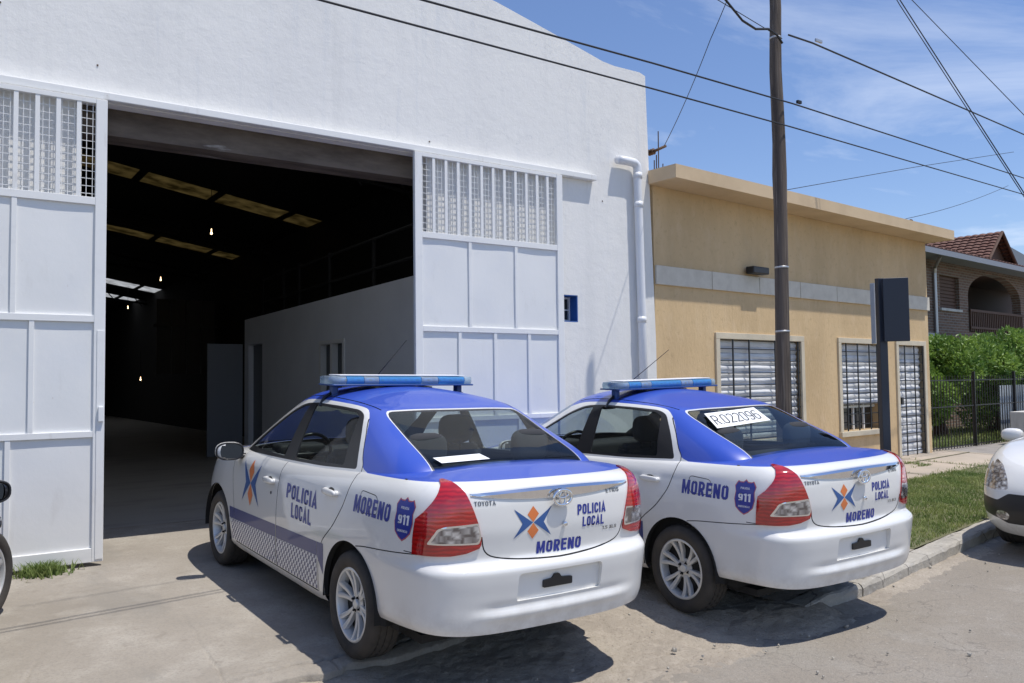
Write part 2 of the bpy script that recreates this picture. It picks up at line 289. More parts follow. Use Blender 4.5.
def f_slab(u, v):                              # v 0..1, lip to facade and inside
    L = lip(u); x0, y0 = Gf(u, L, 0); y1 = 9.3
    t = np.clip(v, 0, 1); x = x0+(u*.0); y = y0*(1-t)+y1*t
    z = zlot(x, y)+.01*fbm(x, y, 1.2, 21)+.004*fbm(x, y, .2, 25)
    edge = np.where(v < 0, -.09, 0); y = y+np.where(v < 0, .02, 0)
    q = np.clip(v, 0, 1)*(y1-y0); near = np.exp(-(q/.30)**2)
    for k_, (q0, wd_, dp_) in enumerate(((.10, .010, .030), (.24, .008, .022), (.45, .006, .014))):
        ln_ = q0+.22*fbm(x, x*0+k_, .9, 50+k_)+.05*fbm(x, x*0+k_, .12, 55+k_); mk_ = np.clip(fbm(x, x*0+k_, .8, 60+k_)*6+.9, 0, 1)
        z = z-dp_*mk_*np.exp(-((q-ln_)/wd_)**2)
    for k_, (xa, sl_) in enumerate(((1.25, .10), (1.9, -.35), (.2, .3), (-1.2, .2))):
        ln_ = xa+sl_*q+.10*fbm(q, q*0+k_, .7, 70+k_)+.03*fbm(q, q*0, .12, 75+k_); z = z-.016*np.exp(-((x-ln_)/.007)**2)*np.exp(-(q/1.1)**2)
    z = z+edge-.03*np.exp(-q/.05)+near*(.022*np.abs(fbm(x, y, .16, 81))+.016*fbm(x, y, .05, 83)-.008)
    return x, y, z
def f_foot(u, v):
    d = -.42+.40*v; x, y = Gf(u, d, 0); h = .045*np.clip(1-u/5.5, .1, 1)
    return x, y, zroad(x, y)-.012+h*v**1.4+.03*fbm(x, y, .4, 61)*v+.014*fbm(x, y, .07, 63)
o = grid('gutter_dirt', np.linspace(-.2, 6.0, 300), np.linspace(0, 1, 26), f_foot, M['dirt']); tag(o, kind='structure')
o = grid('driveway', np.concatenate([np.linspace(-9, -5.2, 100)[:-1], np.linspace(-5.2, 2.35, 620)]), np.concatenate([[-.001], np.linspace(0, .09, 44), np.linspace(.095, .2, 24), np.linspace(.21, 1, 60)]), f_slab, M['concrete']); tag(o, kind='structure')
# concrete crossing beside / under the second car up to the lawn
def f_apr(u, v):
    d = .14+(4.6-.14)*v; x, y = Gf(u, d, 0); return x, y, zlot(x, y)+.004+.008*fbm(x, y, .6, 31)
o = grid('sidewalk', np.linspace(-.0, 2.3, 60), np.linspace(0, 1, 80), f_apr, M['concrete']); tag(o, kind='structure')
# kerb (individual stones, one long kerb = structure)
bm = bmesh.new()
for k in range(40):
    s0 = .10+k*.82; s1 = s0+.812; j = .006*math.sin(k*5.1); prev = None
    for q in range(9):
        s = s0+(s1-s0)*q/8; ring = []
        for dd, zz in ((-.03, -.2), (-.035+.006*math.sin(s*31), -.02), (-.02, .003), (.0, .012), (.13, .014), (.145, .0), (.15, -.15)):
            x, y = from_k(s, dd+.012*float(fbm(s, dd*3, .09, 5))+j); ring.append(bm.verts.new((x, y, float(zlot(*from_k(s, .02)))+zz+.018*float(fbm(s, zz*9, .06, 8))-(.03*(max(0, .5-s)/.5)**1.5 if zz > -.1 else 0)+(.03*float(fbm(s, dd, .2, 6)) if s < 1.2 and zz > -.1 else 0))))
        if prev:
            for a in range(6): bm.faces.new((prev[a], ring[a], ring[a+1], prev[a+1]))
        if q in (0, 8): bm.faces.new(ring)
        prev = ring
o = mk('kerb', bm, M['kerb']); tag(o, kind='structure')
# lawn soil strip, path, far paving
def f_lawn(u, v):
    d = .15+1.75*v+.12*fbm(u, v*0, 1.1, 41)*v; x, y = Gf(u, d, 0); return x, y, zlot(x, y)+.006+.03*fbm(x, y, .5, 43)
o = grid('lawn_soil', np.linspace(2.3, 30, 260), np.linspace(0, 1, 24), f_lawn, M['soil']); tag(o, kind='structure')
def f_path(u, v):
    d = 1.75+2.95*v; x, y = Gf(u, d, 0); return x, y, zlot(x, y)+.0+.006*fbm(x, y, .8, 47)
o = grid('footpath', np.linspace(2.3, 11.2, 60), np.linspace(0, 1, 20), f_path, M['pave']); tag(o, kind='structure')
o = grid('pavement', np.linspace(11.2, 34, 60), np.linspace(0, 1.0, 30), f_path, M['cobble']); tag(o, kind='structure')
# joints cut in the path (thin darker mortar strips proud 3 mm)
bm = bmesh.new()
def strip(bm, s0, d0, s1, d1, wd, dz):
    n = max(2, int(math.hypot(s1-s0, d1-d0)/.15)); px = None
    tx, ty = (s1-s0), (d1-d0); l = math.hypot(tx, ty); nx, ny = -ty/l*wd/2, tx/l*wd/2
    for q in range(n+1):
        s = s0+tx*q/n; d = d0+ty*q/n; wv = 1+.5*float(fbm(s, d, .2, 3)); r_ = []
        for sg in (-1, 1):
            x, y = from_k(s+nx*sg*wv, d+ny*sg*wv); r_.append(bm.verts.new((x, y, float(zlot(x, y))+dz)))
        if px: bm.faces.new((px[0], px[1], r_[1], r_[0]))
        px = r_
for s in (3.6, 5.4, 7.2, 9.0, 11.0): strip(bm, s, 1.8, s, 4.5, .03, .011)
for d in (2.75, 3.6): strip(bm, 2.4, d, 11.1, d, .03, .011)
o = mk('paving_joints', bm, M['soil']); tag(o, kind='structure')

def blades(name, pts, h, wd, matl, label, cat, kind='stuff'):
    V = []; F = []
    for (x, y, z) in pts:
        a = rs.rand()*6.28; hh = h*(.5+rs.rand()*.9); b = rs.rand()*6.28; ln = hh*(.3+.7*rs.rand()); w_ = wd*(.6+.8*rs.rand())
        c, s = math.cos(a)*w_, math.sin(a)*w_; k = len(V)
        V += [(x-c, y-s, z-.004), (x+c, y+s, z-.004), (x+math.cos(b)*ln*.45+c*.6, y+math.sin(b)*ln*.45+s*.6, z+hh*.65), (x+math.cos(b)*ln*.45-c*.6, y+math.sin(b)*ln*.45-s*.6, z+hh*.65), (x+math.cos(b)*ln, y+math.sin(b)*ln, z+hh)]
        F += [(k, k+1, k+2, k+3), (k+3, k+2, k+4)]
    o = mkraw(name, V, F, matl); 
    if kind: tag(o, kind=kind)
    if label: tag(o, label, cat)
    return o
pts = []
def addp(n, s0, s1, d0, d1, fn=None):
    for _ in range(n):
        s = s0+(s1-s0)*rs.rand(); d = d0+(d1-d0)*rs.rand()
        if fn and not fn(s, d): continue
        x, y = from_k(s, d); pts.append((x, y, float(zlot(x, y))+.008+.03*float(fbm(x, y, .5, 43))))
dens = lambda s, d: rs.rand() < (.55+.9*float(fbm(s, d, .5, 77))+.25) and rs.rand() < 1.0
addp(42000, 2.32, 8, .17, 1.9, dens); addp(14000, 8, 20, .17, 1.9, dens)
edge_j = lambda s, d: rs.rand() < .9*max(0, .5+1.6*float(fbm(s, d, .5, 88)))
addp(2600, 2.35, 11, 1.72, 2.05, edge_j); addp(1300, 2.4, 6.6, 2.7, 2.83, edge_j); addp(900, 6, 11, 3.55, 3.66, edge_j); addp(1400, 7.9, 8.6, 2.4, 3.2, lambda s, d: float(fbm(s, d, .4, 12)) > .03); addp(5200, 9.6, 16, 3.2, 4.4, lambda s, d: float(fbm(s, d, .9, 19)) > .02)
for s in (5.4, 7.2, 9.0): addp(350, s-.04, s+.04, 1.8, 4.4, edge_j)
blades('grass', pts, .034, .0035, M['grass'], 'short patchy green lawn between kerb and footpath', 'grass')
# ------------------------------------------------------------------ white warehouse
FY = 7.615
wh = tag(empty('warehouse', (4.0, FY, .1)), 'large white warehouse with a wide dark open gateway', 'warehouse')
wh_off = Vector((4.0, FY, .1))
def wpart(name, bm, m, parent=None, smooth=False):
    bmesh.ops.translate(bm, vec=-wh_off, verts=bm.verts)
    return mk(name, bm, m, parent or wh, smooth)
def roofz(x): return 6.62-.172*abs(x-.3)
top = [(-7.0, 5.36)]+[(x, 6.62-.172*abs(x-.3)) for x in (-6.2, -3, .3, 3, 5.13)]+[(5.57, 5.693), (6.33, 5.522), (6.66, 5.444), (6.85, 5.425), (7.27, 5.43), (7.37, 5.40)]
XO0, XO1, ZO = .99, 4.22, 3.93
bm = bmesh.new()
tp = lambda x: float(np.interp(x, [p[0] for p in top], [p[1] for p in top]))
# front wall in columns so openings are real holes (wall .3 thick)
def wallcol(x0, x1, z0, z1=None):
    xs = sorted({x0, x1} | {p[0] for p in top if x0 < p[0] < x1})
    if z1 is None: poly = [(x0, z0), (x1, z0)]+[(x, tp(x)) for x in xs[::-1]]
    else: poly = [(x0, z0), (x1, z0), (x1, z1), (x0, z1)]
    prism(bm, poly, FY, FY+.13)
WX0, WX1, WZ0, WZ1 = 5.985, 6.215, 2.245, 2.56
wallcol(-7, XO0, -.2); wallcol(XO0, XO1, ZO); wallcol(XO1, WX0, -.2); wallcol(WX0, WX1, -.2, WZ0); wallcol(WX0, WX1, WZ1); wallcol(WX1, 7.37, -.2)
bmesh.ops.remove_doubles(bm, verts=bm.verts, dist=1e-4)
# delete interior duplicate faces between columns
seen = {}
for f in list(bm.faces):
    k = tuple(sorted(v.index for v in f.verts)); bm.verts.index_update()
for f in list(bm.faces):
    k = frozenset(f.verts)
    if k in seen: seen[k].append(f)
    else: seen[k] = [f]
dead = [f for v in seen.values() if len(v) > 1 for f in v]
if dead: bmesh.ops.delete(bm, geom=dead, context='FACES')
wpart('front_wall', bm, M['facade'])
bm = bmesh.new(); prism(bm, [(7.37, -.3), (7.47, -.3), (7.47, 2.0), (7.37, 5.40)], FY+.003, FY+.127)   # battered corner edge
wpart('corner_pier', bm, M['facade'])
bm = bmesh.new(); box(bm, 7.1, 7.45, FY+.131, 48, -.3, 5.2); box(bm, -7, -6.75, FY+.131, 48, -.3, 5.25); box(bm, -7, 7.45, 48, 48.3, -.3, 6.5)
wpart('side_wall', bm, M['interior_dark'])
bm = bmesh.new()
strips = [(9.6, 11.8), (17.6, 18.5), (23.6, 24.4), (33.4, 34.7), (37.6, 38.9)]; ys = sorted([FY+.13]+[v for s_ in strips for v in s_]+[48.3])  # first strip is an unseen skylight added to light the office wall
def rquad(b, x0, x1, y0, y1, dz=0):
    b.faces.new([b.verts.new(p) for p in ((x0, y0, roofz(x0)-.28+dz), (x1, y0, roofz(x1)-.28+dz), (x1, y1, roofz(x1)-.28+dz), (x0, y1, roofz(x0)-.28+dz))])
xsr = [-7, .3, 7.4]
for i in range(len(ys)-1):
    y0, y1 = ys[i], ys[i+1]
    if (y0, y1) in strips:
        x = -6.4; edges = [-7]
        while x < 7.0:
            e = min(x+1.35, 7.2)
            if x < .3 < e: e = .3
            sk = bmesh.new(); rquad(sk, x, e, y0, y1); wpart('skylight', sk, M['skylight'] if 15 < y0 < 30 else M['skylight2']); rquad(bm, edges[-1], x, y0, y1); edges.append(e); x = e+.16
            if edges[-1] == .3: x = .3+.16
        rquad(bm, edges[-1], 7.4, y0, y1)
    else:
        rquad(bm, -7, .3, y0, y1); rquad(bm, .3, 7.4, y0, y1)
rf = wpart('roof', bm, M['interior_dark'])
for y in (13, 21, 27, 36):
    bm = bmesh.new()
    for sx in (-1, 1):
        x1 = -6.7 if sx < 0 else 7.1
        tube(bm, [(.3, y, roofz(.3)-.45), (x1, y, roofz(x1)-.45)], .04, 6); tube(bm, [(.3, y, roofz(.3)-.95), (x1, y, roofz(x1)-.6)], .035, 6)
        for q in range(7): xq = .3+(x1-.3)*(q+.5)/7; tube(bm, [(xq, y, roofz(xq)-.45), (xq+.3*sx, y, roofz(xq)-.9+.02*q)], .02, 5)
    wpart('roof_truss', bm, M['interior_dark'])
bm = bmesh.new(); box(bm, XO0-.1, XO1+.1, FY+.132, FY+.42, 3.70, 4.15); wpart('lintel', bm, M['beam'])
bm = bmesh.new(); box(bm, XO0-.5, XO1+.5, FY+.422, FY+.75, 3.80, 3.92); wpart('lintel_soffit', bm, M['beam'])
bm = bmesh.new(); box(bm, -1.5, 6.47, FY-.085, FY-.002, 3.935, 4.0, bev=.006); wpart('door_rail', bm, M['white_frame'])
# window
wf = bmesh.new()
for (a, b, c, d) in ((WX0, WX1, WZ0-.0, WZ0+.012), (WX0, WX1, WZ1-.012, WZ1)): box(wf, a+.002, b-.002, FY+.002, FY+.28, c+.002, d)
for (a, b) in ((WX0+.002, WX0+.012), (WX1-.012, WX1-.002)): box(wf, a, b, FY+.002, FY+.28, WZ0+.014, WZ1-.014)
ww = wpart('window', wf, M['blue_reveal'])
wf = bmesh.new()
for (a, b, c, d) in ((WX0+.014, WX1-.014, WZ0+.016, WZ0+.035), (WX0+.014, WX1-.014, WZ1-.035, WZ1-.016), (WX0+.014, WX0+.03, WZ0+.036, WZ1-.036), (WX1-.03, WX1-.014, WZ0+.036, WZ1-.036), (6.092, 6.104, WZ0+.036, WZ1-.036), (WX0+.031, 6.091, 2.39, 2.40), (6.105, WX1-.031, 2.39, 2.40)): box(wf, a, b, FY+.13, FY+.16, c, d)
f_ = wpart('window_frame', wf, M['white_frame']); f_.parent = ww
wf = bmesh.new(); box(wf, WX0+.03, WX1-.03, FY+.165, FY+.17, WZ0+.03, WZ1-.03); f_ = wpart('pane', wf, M['pane']); f_.parent = ww
# wall fixings and plaster patches
bm = bmesh.new()
for (x, z) in ((1.1, 4.24), (.40, 4.6), (6.62, 3.72), (4.25, 4.08)):
    bm = bmesh.new(); box(bm, x-.006, x+.006, FY-.006, FY, z-.007, z+.007); wpart('wall_bolt', bm, M['rust'])
# down pipe
bm = bmesh.new()
p = [(6.80, FY+.02, 4.235), (6.80, FY-.075, 4.235)]
pts_ = [(6.80, FY-.078, 4.235), (6.95, FY-.078, 4.24), (7.06, FY-.078, 4.235)]+[(7.06+.07*math.sin(a), FY-.078, 4.165+.07*math.cos(a)) for a in np.linspace(.3, 1.57, 6)]+[(7.135, FY-.078, 3.9), (7.16, FY-.078, 2.4), (7.19, FY-.078, .1)]
tube(bm, pts_, .052, 16)
for z in (4.08, 3.72, 2.3): tube(bm, [(7.137+(3.9-z)*.013, FY-.078, z-.035), (7.137+(3.9-z)*.013, FY-.078, z+.035)], .057, 16)
dp = wpart('drainpipe', bm, M['pvc'], smooth=False)
for pl in dp.data.polygons: pl.use_smooth = True
# sliding door leaves
def leaf(x0, x1, z0, name_label, rows, inner, sgn):
    root = tag(empty('sliding_gate', ((x0+x1)/2, FY-.08, z0)), name_label, 'gate', 'white sliding gate leaves'); off = Vector(root.location)
    def P_(n, bm, m): bmesh.ops.translate(bm, vec=-off, verts=bm.verts); return mk(n, bm, m, root)
    y0, y1 = FY-.105, FY-.06; zt = 3.925
    fr = bmesh.new(); sw = .085
    box(fr, x0, x0+sw, y0, y1, z0, zt, bev=.004); box(fr, x1-sw, x1, y0, y1, z0, zt, bev=.004); box(fr, x0+sw, x1-sw, y0+.002, y1-.002, 3.885, zt, bev=.003); box(fr, x0+sw, x1-sw, y0+.002, y1-.002, z0, z0+.11, bev=.003)
    for zb, h in ((3.045, .062), (2.085, .055), (1.155, .05)): box(fr, x0+sw, x1-sw, y0+.002, y1-.002, zb, zb+h, bev=.003)
    for (za, zb, xs_) in rows:
        for x in xs_: box(fr, x-.019, x+.019, y0+.005, y1-.004, za, zb, bev=.003)
    if sgn < 0:
        lb_ = bmesh.new(); box(lb_, x1-.062, x1-.004, y0-.006, y0-.001, z0+.02, 2.02, bev=.002); box(lb_, x1-.05, x1-.01, y0-.03, y0-.0065, 1.28, 1.40, bev=.004); P_('latch_plate', lb_, M['white_frame'])
    P_('gate_frame', fr, M['white_frame'])
    zs = [z0+.11, 1.155, 1.205, 2.085, 2.14, 3.045]
    for a, b in ((z0+.11, 1.155), (1.205, 2.085), (2.14, 3.045)):
        pb = bmesh.new(); nx, nz = 40, 20; g = []
        for j in range(nz+1):
            g.append([pb.verts.new((x0+sw+(x1-x0-2*sw)*i/nx, y1-.022+.0022*math.sin(i*.35+a*7)*math.sin(j*.3+a), a+(b-a)*j/nz)) for i in range(nx+1)])
        for j in range(nz):
            for i in range(nx): pb.faces.new((g[j][i], g[j][i+1], g[j+1][i+1], g[j+1][i]))
        o_ = P_('sheet_panel', pb, M['white_metal']); 
        for pl in o_.data.polygons: pl.use_smooth = True
    ms = bmesh.new(); x = x0+sw+.02
    while x < x1-sw: tube(ms, [(x, y1-.014, 3.10), (x, y1-.014, 3.89)], .0032, 4, cap=False); x += .045
    z = 3.14
    while z < 3.88: tube(ms, [(x0+sw, y1-.010, z), (x1-sw, y1-.010, z)], .0034, 4, cap=False); z += .062
    P_('wire_mesh', ms, M['white_frame'])
    br = bmesh.new(); k = 0; x = inner
    while x0+sw+.03 < x < x1-sw-.03 and k < 30: box(br, x-.017, x+.017, y0+.006, y1-.02, 3.108, 3.885, bev=.002); x += sgn*.1475; k += 1
    P_('grille_bar', br, M['white_frame'])
    return root
leaf(-.80, 1.165, .16, 'white steel sliding gate leaf at the left of the opening', [(.27, 1.155, (-.15, .49)), (1.205, 2.085, (0.02, .64)), (2.107, 3.045, (-.12, .51))], .955, -1)
leaf(4.02, 5.93, .16, 'white steel sliding gate leaf behind the police cars', [(.27, 1.155, (4.7, 5.3)), (1.205, 2.085, (4.545, 4.99, 5.44)), (2.107, 3.045, (4.68, 5.275))], 4.245, 1)
# interior -----------------------------------------------------------------
o = grid('warehouse_floor', np.linspace(-6.8, 7.2, 30), np.linspace(9.29, 48, 60), lambda u, v: (u, v, float(zlot(2, 8))+.0+0*u), M['concrete_in']); tag(o, kind='structure')
ZF = float(zlot(2, 8))
ofc = tag(empty('office_box', (6.1, 12, ZF)), 'pale walled office built inside the warehouse', 'office'); oo = Vector(ofc.location)
def opart(n, bm, m, parent=None): bmesh.ops.translate(bm, vec=-oo, verts=bm.verts); return mk(n, bm, m, parent or ofc)
bm = bmesh.new(); xw = 5.2; zt0, zt1 = 2.99, 2.87
def ow_(y0, y1, z0, z1=None):
    a = lambda y: zt0+(zt1-zt0)*(y-8.2)/8.8
    vs_ = [(xw, y0, z0), (xw, y1, z0), (xw, y1, z1 or a(y1)), (xw, y0, z1 or a(y0))]
    f0 = [bm.verts.new(v) for v in vs_]; f1 = [bm.verts.new((v[0]+.15, v[1], v[2])) for v in vs_]; bm.faces.new(f0); bm.faces.new(f1[::-1])
    for i in range(4): bm.faces.new((f0[i], f1[i], f1[(i+1) % 4], f0[(i+1) % 4]))
ow_(8.2, 12.0, ZF); ow_(12.0, 13.0, ZF, 1.25); ow_(12.0, 13.0, 2.25); ow_(13.0, 15.9, ZF); ow_(15.9, 16.75, 2.35); ow_(16.75, 17, ZF)
box(bm, xw+.151, 7.09, 16.85, 17, ZF, 2.87); box(bm, xw+.151, 7.09, 8.2, 8.35, ZF, 2.98)
opart('wall', bm, M['interior_wall'])
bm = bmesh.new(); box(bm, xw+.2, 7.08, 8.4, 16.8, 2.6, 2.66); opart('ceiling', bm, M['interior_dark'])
bm = bmesh.new()
for (y0, y1, z0, z1) in ((12.0, 13.0, 1.25, 1.31), (12.0, 13.0, 2.19, 2.25), (12.0, 12.07, 1.312, 2.188), (12.93, 13.0, 1.312, 2.188), (12.46, 12.54, 1.312, 2.188)): box(bm, xw-.02, xw+.08, y0, y1, z0, z1)
wi = opart('window', bm, M['white_frame']); bm = bmesh.new(); box(bm, xw+.085, xw+.09, 12.02, 12.98, 1.27, 2.23); opart('pane', bm, M['pane'], wi)
bm = bmesh.new(); box(bm, xw+.1, xw+.13, 15.91, 16.74, ZF+.003, 2.34); opart('door', bm, M['grey_leaf'])
bm = bmesh.new(); box(bm, 4.48, 5.17, 17.02, 17.07, ZF+.01, 2.38, bev=.005); gd = mk('partition_door', bm, M['grey_leaf']); tag(gd, 'grey door leaf standing at the far end of the office', 'door')
mz = tag(empty('mezzanine_railing', (5.3, 13, 3)), 'dark railing frame above the indoor office', 'railing'); mo = Vector(mz.location)
bm = bmesh.new(); bt = bmesh.new()
for y in (9.8, 11.5, 13.2, 14.6, 15.4, 16.6): bm = bmesh.new(); tube(bm, [(5.45, y, 2.86), (5.45, y, 3.75)], .03, 6); bmesh.ops.translate(bm, vec=-mo, verts=bm.verts); mk('post', bm, M['interior_dark'], mz)
for z in (3.3, 3.75): tube(bt, [(5.45, 9.8, z), (5.45, 16.6, z-.1)], .022, 6)
bmesh.ops.translate(bt, vec=-mo, verts=bt.verts)
mk('rail', bt, M['interior_dark'], mz)
bm = bmesh.new(); 
for k in range(4): box(bm, 5.4+k*.42, 5.78+k*.42, 26, 26.1, 1.9, 4.1)
box(bm, 5.3, 7.1, 25.9, 26.2, 3.3, 3.36)
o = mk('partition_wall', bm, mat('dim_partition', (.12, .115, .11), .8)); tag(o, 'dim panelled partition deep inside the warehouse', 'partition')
for i, (x, y, z, lb) in enumerate(((4.43, 16.6, 4.5, 'hanging bulb nearest the gateway'), (5.22, 24.7, 4.5, 'hanging bulb between the near and far skylights'), (6.07, 34.2, 4.5, 'hanging bulb beside the far skylights'), (5.35, 28, 1.75, 'low lit bulb at the back of the warehouse'))):
    bm = bmesh.new(); lathe(bm, [(.001, -.02), (.014, -.016), (.02, 0), (.014, .02), (.008, .035), (.008, .09)], 'z', 12)
    r_ = mk('hanging_bulb', bm, M['bulb'], None, True, (x, y, z)); tag(r_, 'lit '+lb, 'light bulb', 'bulbs inside the warehouse')
    bm = bmesh.new(); tube(bm, [(0, 0, .09), (0, 0, roofz(x)-.3-z if i < 3 else .9)], .006, 5); mk('cord', bm, M['cable'], r_)
# ------------------------------------------------------------------ ochre building
def zprism(bm, poly, z0, z1):
    a = [bm.verts.new((x, y, z0)) for x, y in poly]; b = [bm.verts.new((x, y, z1)) for x, y in poly]; n = len(poly)
    bm.faces.new(a); bm.faces.new(b)
    for i in range(n): bm.faces.new((a[i], a[(i+1) % n], b[(i+1) % n], b[i]))
BA = R(5); BX, BY = 7.475, 7.63
bl = tag(empty('ochre_building', (BX, BY, .05), BA), 'single storey ochre stucco house with a cream band and barred openings', 'house')
def bpart(n, bm, m, parent=None, smooth=False):
    bmesh.ops.translate(bm, vec=(0, 0, -.05), verts=bm.verts); return mk(n, bm, m, parent or bl, smooth)
W1 = (1.285, 3.28, .70, 2.105); W2 = (4.44, 5.80, .70, 2.11); D1 = (6.355, 7.315, .16, 2.11)
bm = bmesh.new()
def bw(x0, x1, z0, z1): box(bm, x0, x1, 0, .25, z0, z1)
WR = 7.57
bw(0, W1[0], -.3, 2.11); bw(W1[1], W2[0], -.3, 2.11); bw(W2[1], D1[0], -.3, 2.11); bw(D1[1], WR, -.3, 2.11); bw(W1[0], W1[1], -.3, .70); bw(W2[0], W2[1], -.3, .70); bw(D1[0], D1[1], -.3, .16); bw(0, WR, 2.11, 4.02)
zprism(bm, [(WR-.25, .25), (WR, .25), (WR, 12), (WR-.25, 12)], -.3, 4.02); zprism(bm, [(.04, .25), (.24, .25), (1.27, 12), (1.07, 12)], -.3, 4.02); zprism(bm, [(1.07, 12), (WR, 12), (WR, 12.2), (1.08, 12.2)], -.3, 4.02)
bmesh.ops.remove_doubles(bm, verts=bm.verts, dist=1e-4)
seen = {}
for f in list(bm.faces): seen.setdefault(frozenset(f.verts), []).append(f)
bmesh.ops.delete(bm, geom=[f for v in seen.values() if len(v) > 1 for f in v], context='FACES')
bpart('wall', bm, M['stucco'])
bm = bmesh.new(); zprism(bm, [(-.10, -.46), (WR+.14, -.46), (WR+.14, 12.3), (1.10, 12.3), (.03, .02), (-.10, -.02)], 4.022, 4.19); bpart('roof_slab', bm, M['stucco_trim'])
xs_ = [0.003, 1.141, 2.239, 3.297, 4.351, 5.498, 6.736, WR+.03]
bm = bmesh.new()
for a, b in zip(xs_[:-1], xs_[1:]): box(bm, a+.006, b-.006, -.032, -.002, 2.765, 3.005, bev=.004)
box(bm, WR+.002, WR+.03, -.002, 1.2, 2.765, 3.005)
bpart('stone_band', bm, M['tileband'])
bm = bmesh.new(); box(bm, 1.9, 2.28, -.17, -.034, 3.03, 3.13, bev=.015); bpart('wall_lamp', bm, M['black_iron'])
bm = bmesh.new(); box(bm, 6.2, 7.45, -.02, -.002, .0, .15); bpart('door_step', bm, M['stucco_trim'])
def frame(name, w_, proud, m, sill=True):
    bm = bmesh.new(); x0, x1, z0, z1 = w_; t = .085
    box(bm, x0-t, x0, -proud, .1, z0, z1, bev=.004); box(bm, x1, x1+t, -proud, .1, z0, z1, bev=.004); box(bm, x0-t, x1+t, -proud, .1, z1+.002, z1+t, bev=.004)
    if sill: box(bm, x0-t-.02, x1+t+.02, -proud-.03, .1, z0-.082, z0-.002, bev=.004)
    return bpart(name, bm, m)
def slats(w_, z0, z1, y, h=.085):
    bm = bmesh.new(); x0, x1 = w_[0]+.02, w_[1]-.02; n = int((z1-z0)/h); nx = 14
    for k in range(n):
        za = z0+(z1-z0)*k/n; zb = z0+(z1-z0)*(k+1)/n-.006; pr = None
        for q in range(nx+1):
            x = x0+(x1-x0)*q/nx; dy = .004*math.sin(q*.8+k*1.7)+.002*math.sin(q*2.1+k)
            r_ = [bm.verts.new((x, y+dy+.012, za)), bm.verts.new((x, y+dy-.008, (za+zb)/2)), bm.verts.new((x, y+dy+.01, zb)), bm.verts.new((x, y+dy+.02, zb+.006))]
            if pr:
                for a in range(3): bm.faces.new((pr[a], r_[a], r_[a+1], pr[a+1]))
            pr = r_
    return bm
def grille(w_, xs, dz, y, r=.009, edge=False):
    bm = bmesh.new(); z = w_[2]+dz*.6
    for x in xs: box(bm, x-.013, x+.013, y-.006, y+.006, w_[2], w_[3])
    while z < w_[3]: box(bm, w_[0], w_[1], y+.0065, y+.016, z-.007, z+.007); z += dz
    if edge:
        for x in (w_[0]+.014, w_[1]-.014): box(bm, x-.014, x+.014, y-.008, y+.004, w_[2], w_[3])
    return bm
for i, (w_, xs, lbl) in enumerate(((W1, (1.60, 1.98, 2.62, 3.22, 3.0), 'wide'), (W2, (4.62, 4.98, 5.36, 5.62), 'narrow'))):
    fr = frame('window', w_, .03, M['cream'])
    zb = w_[2]+.42 if i else w_[2]+.02
    s = bpart('shutter', slats(w_, zb, w_[3]-.01, .055), M['shutter'], fr, True)
    bpart('window_grille', grille(w_, xs, .168, -.004), M['black_iron'], fr)
    bm = bmesh.new(); box(bm, w_[0], w_[1], .2, .21, w_[2], w_[3]); bpart('pane', bm, M['pane'], fr)
    bm = bmesh.new()
    for x in ((w_[0]+.3, w_[0]+.66, w_[0]+1.0) if i else ()): box(bm, x-.018, x+.018, .16, .19, w_[2], zb+.02)
    if i: box(bm, w_[0]+.0, w_[1], .155, .158, w_[2]+.36, w_[2]+.40)
    if i: bpart('window_frame', bm, M['white_frame'], fr)
    else: bm.free()
fr = frame('door', D1, .03, M['cream'], False)
bpart('shutter', slats(D1, D1[2]+.01, D1[3]-.01, .06, .11), M['shutter'], fr, True)
g = grille(D1, (6.62, 6.98), .155, .0, edge=True); box(g, 6.40, 6.47, -.03, .0, 1.08, 1.2); bpart('door_grille', g, M['black_iron'], fr)
# things on the flat roof
for (x, y, h, lb) in ((.62, .42, .74, 'tallest rusty rebar stub on the flat roof beside the white wall'), (.68, .55, .38, 'short rusty rebar stub just right of the tallest one'), (.80, .5, .34, 'rightmost short rusty rebar stub near the white wall'), (.55, .4, .40, 'rusty rebar stub closest to the white wall corner')):
    bm = bmesh.new(); tube(bm, [(x, y, 4.15), (x+.01, y, 4.19+h)], .008, 5)
    bmesh.ops.rotate(bm, verts=bm.verts, cent=(0, 0, 0), matrix=Matrix.Rotation(BA, 3, 'Z')); bmesh.ops.translate(bm, verts=bm.verts, vec=(BX, BY, 0))
    tag(mk('rebar', bm, M['rust']), lb, 'rebar', 'rebar stubs on the flat roof')
bm = bmesh.new(); lathe(bm, [(.02, -.06), (.045, -.05), (.03, -.03), (.045, -.01), (.03, .01), (.045, .03), (.02, .05)], 'y', 10, c=(0, 0, 0)); tube(bm, [(0, .05, 0), (-.05, .25, -.02)], .012, 6)
tube(bm, [(0, -.05, 0), (.18, -.1, .09)], .02, 6)
tag(mk('insulator', bm, M['rust'], None, True, (7.92, 8.1, 4.62)), 'cable insulator bracket at the white wall corner above the flat roof', 'insulator')
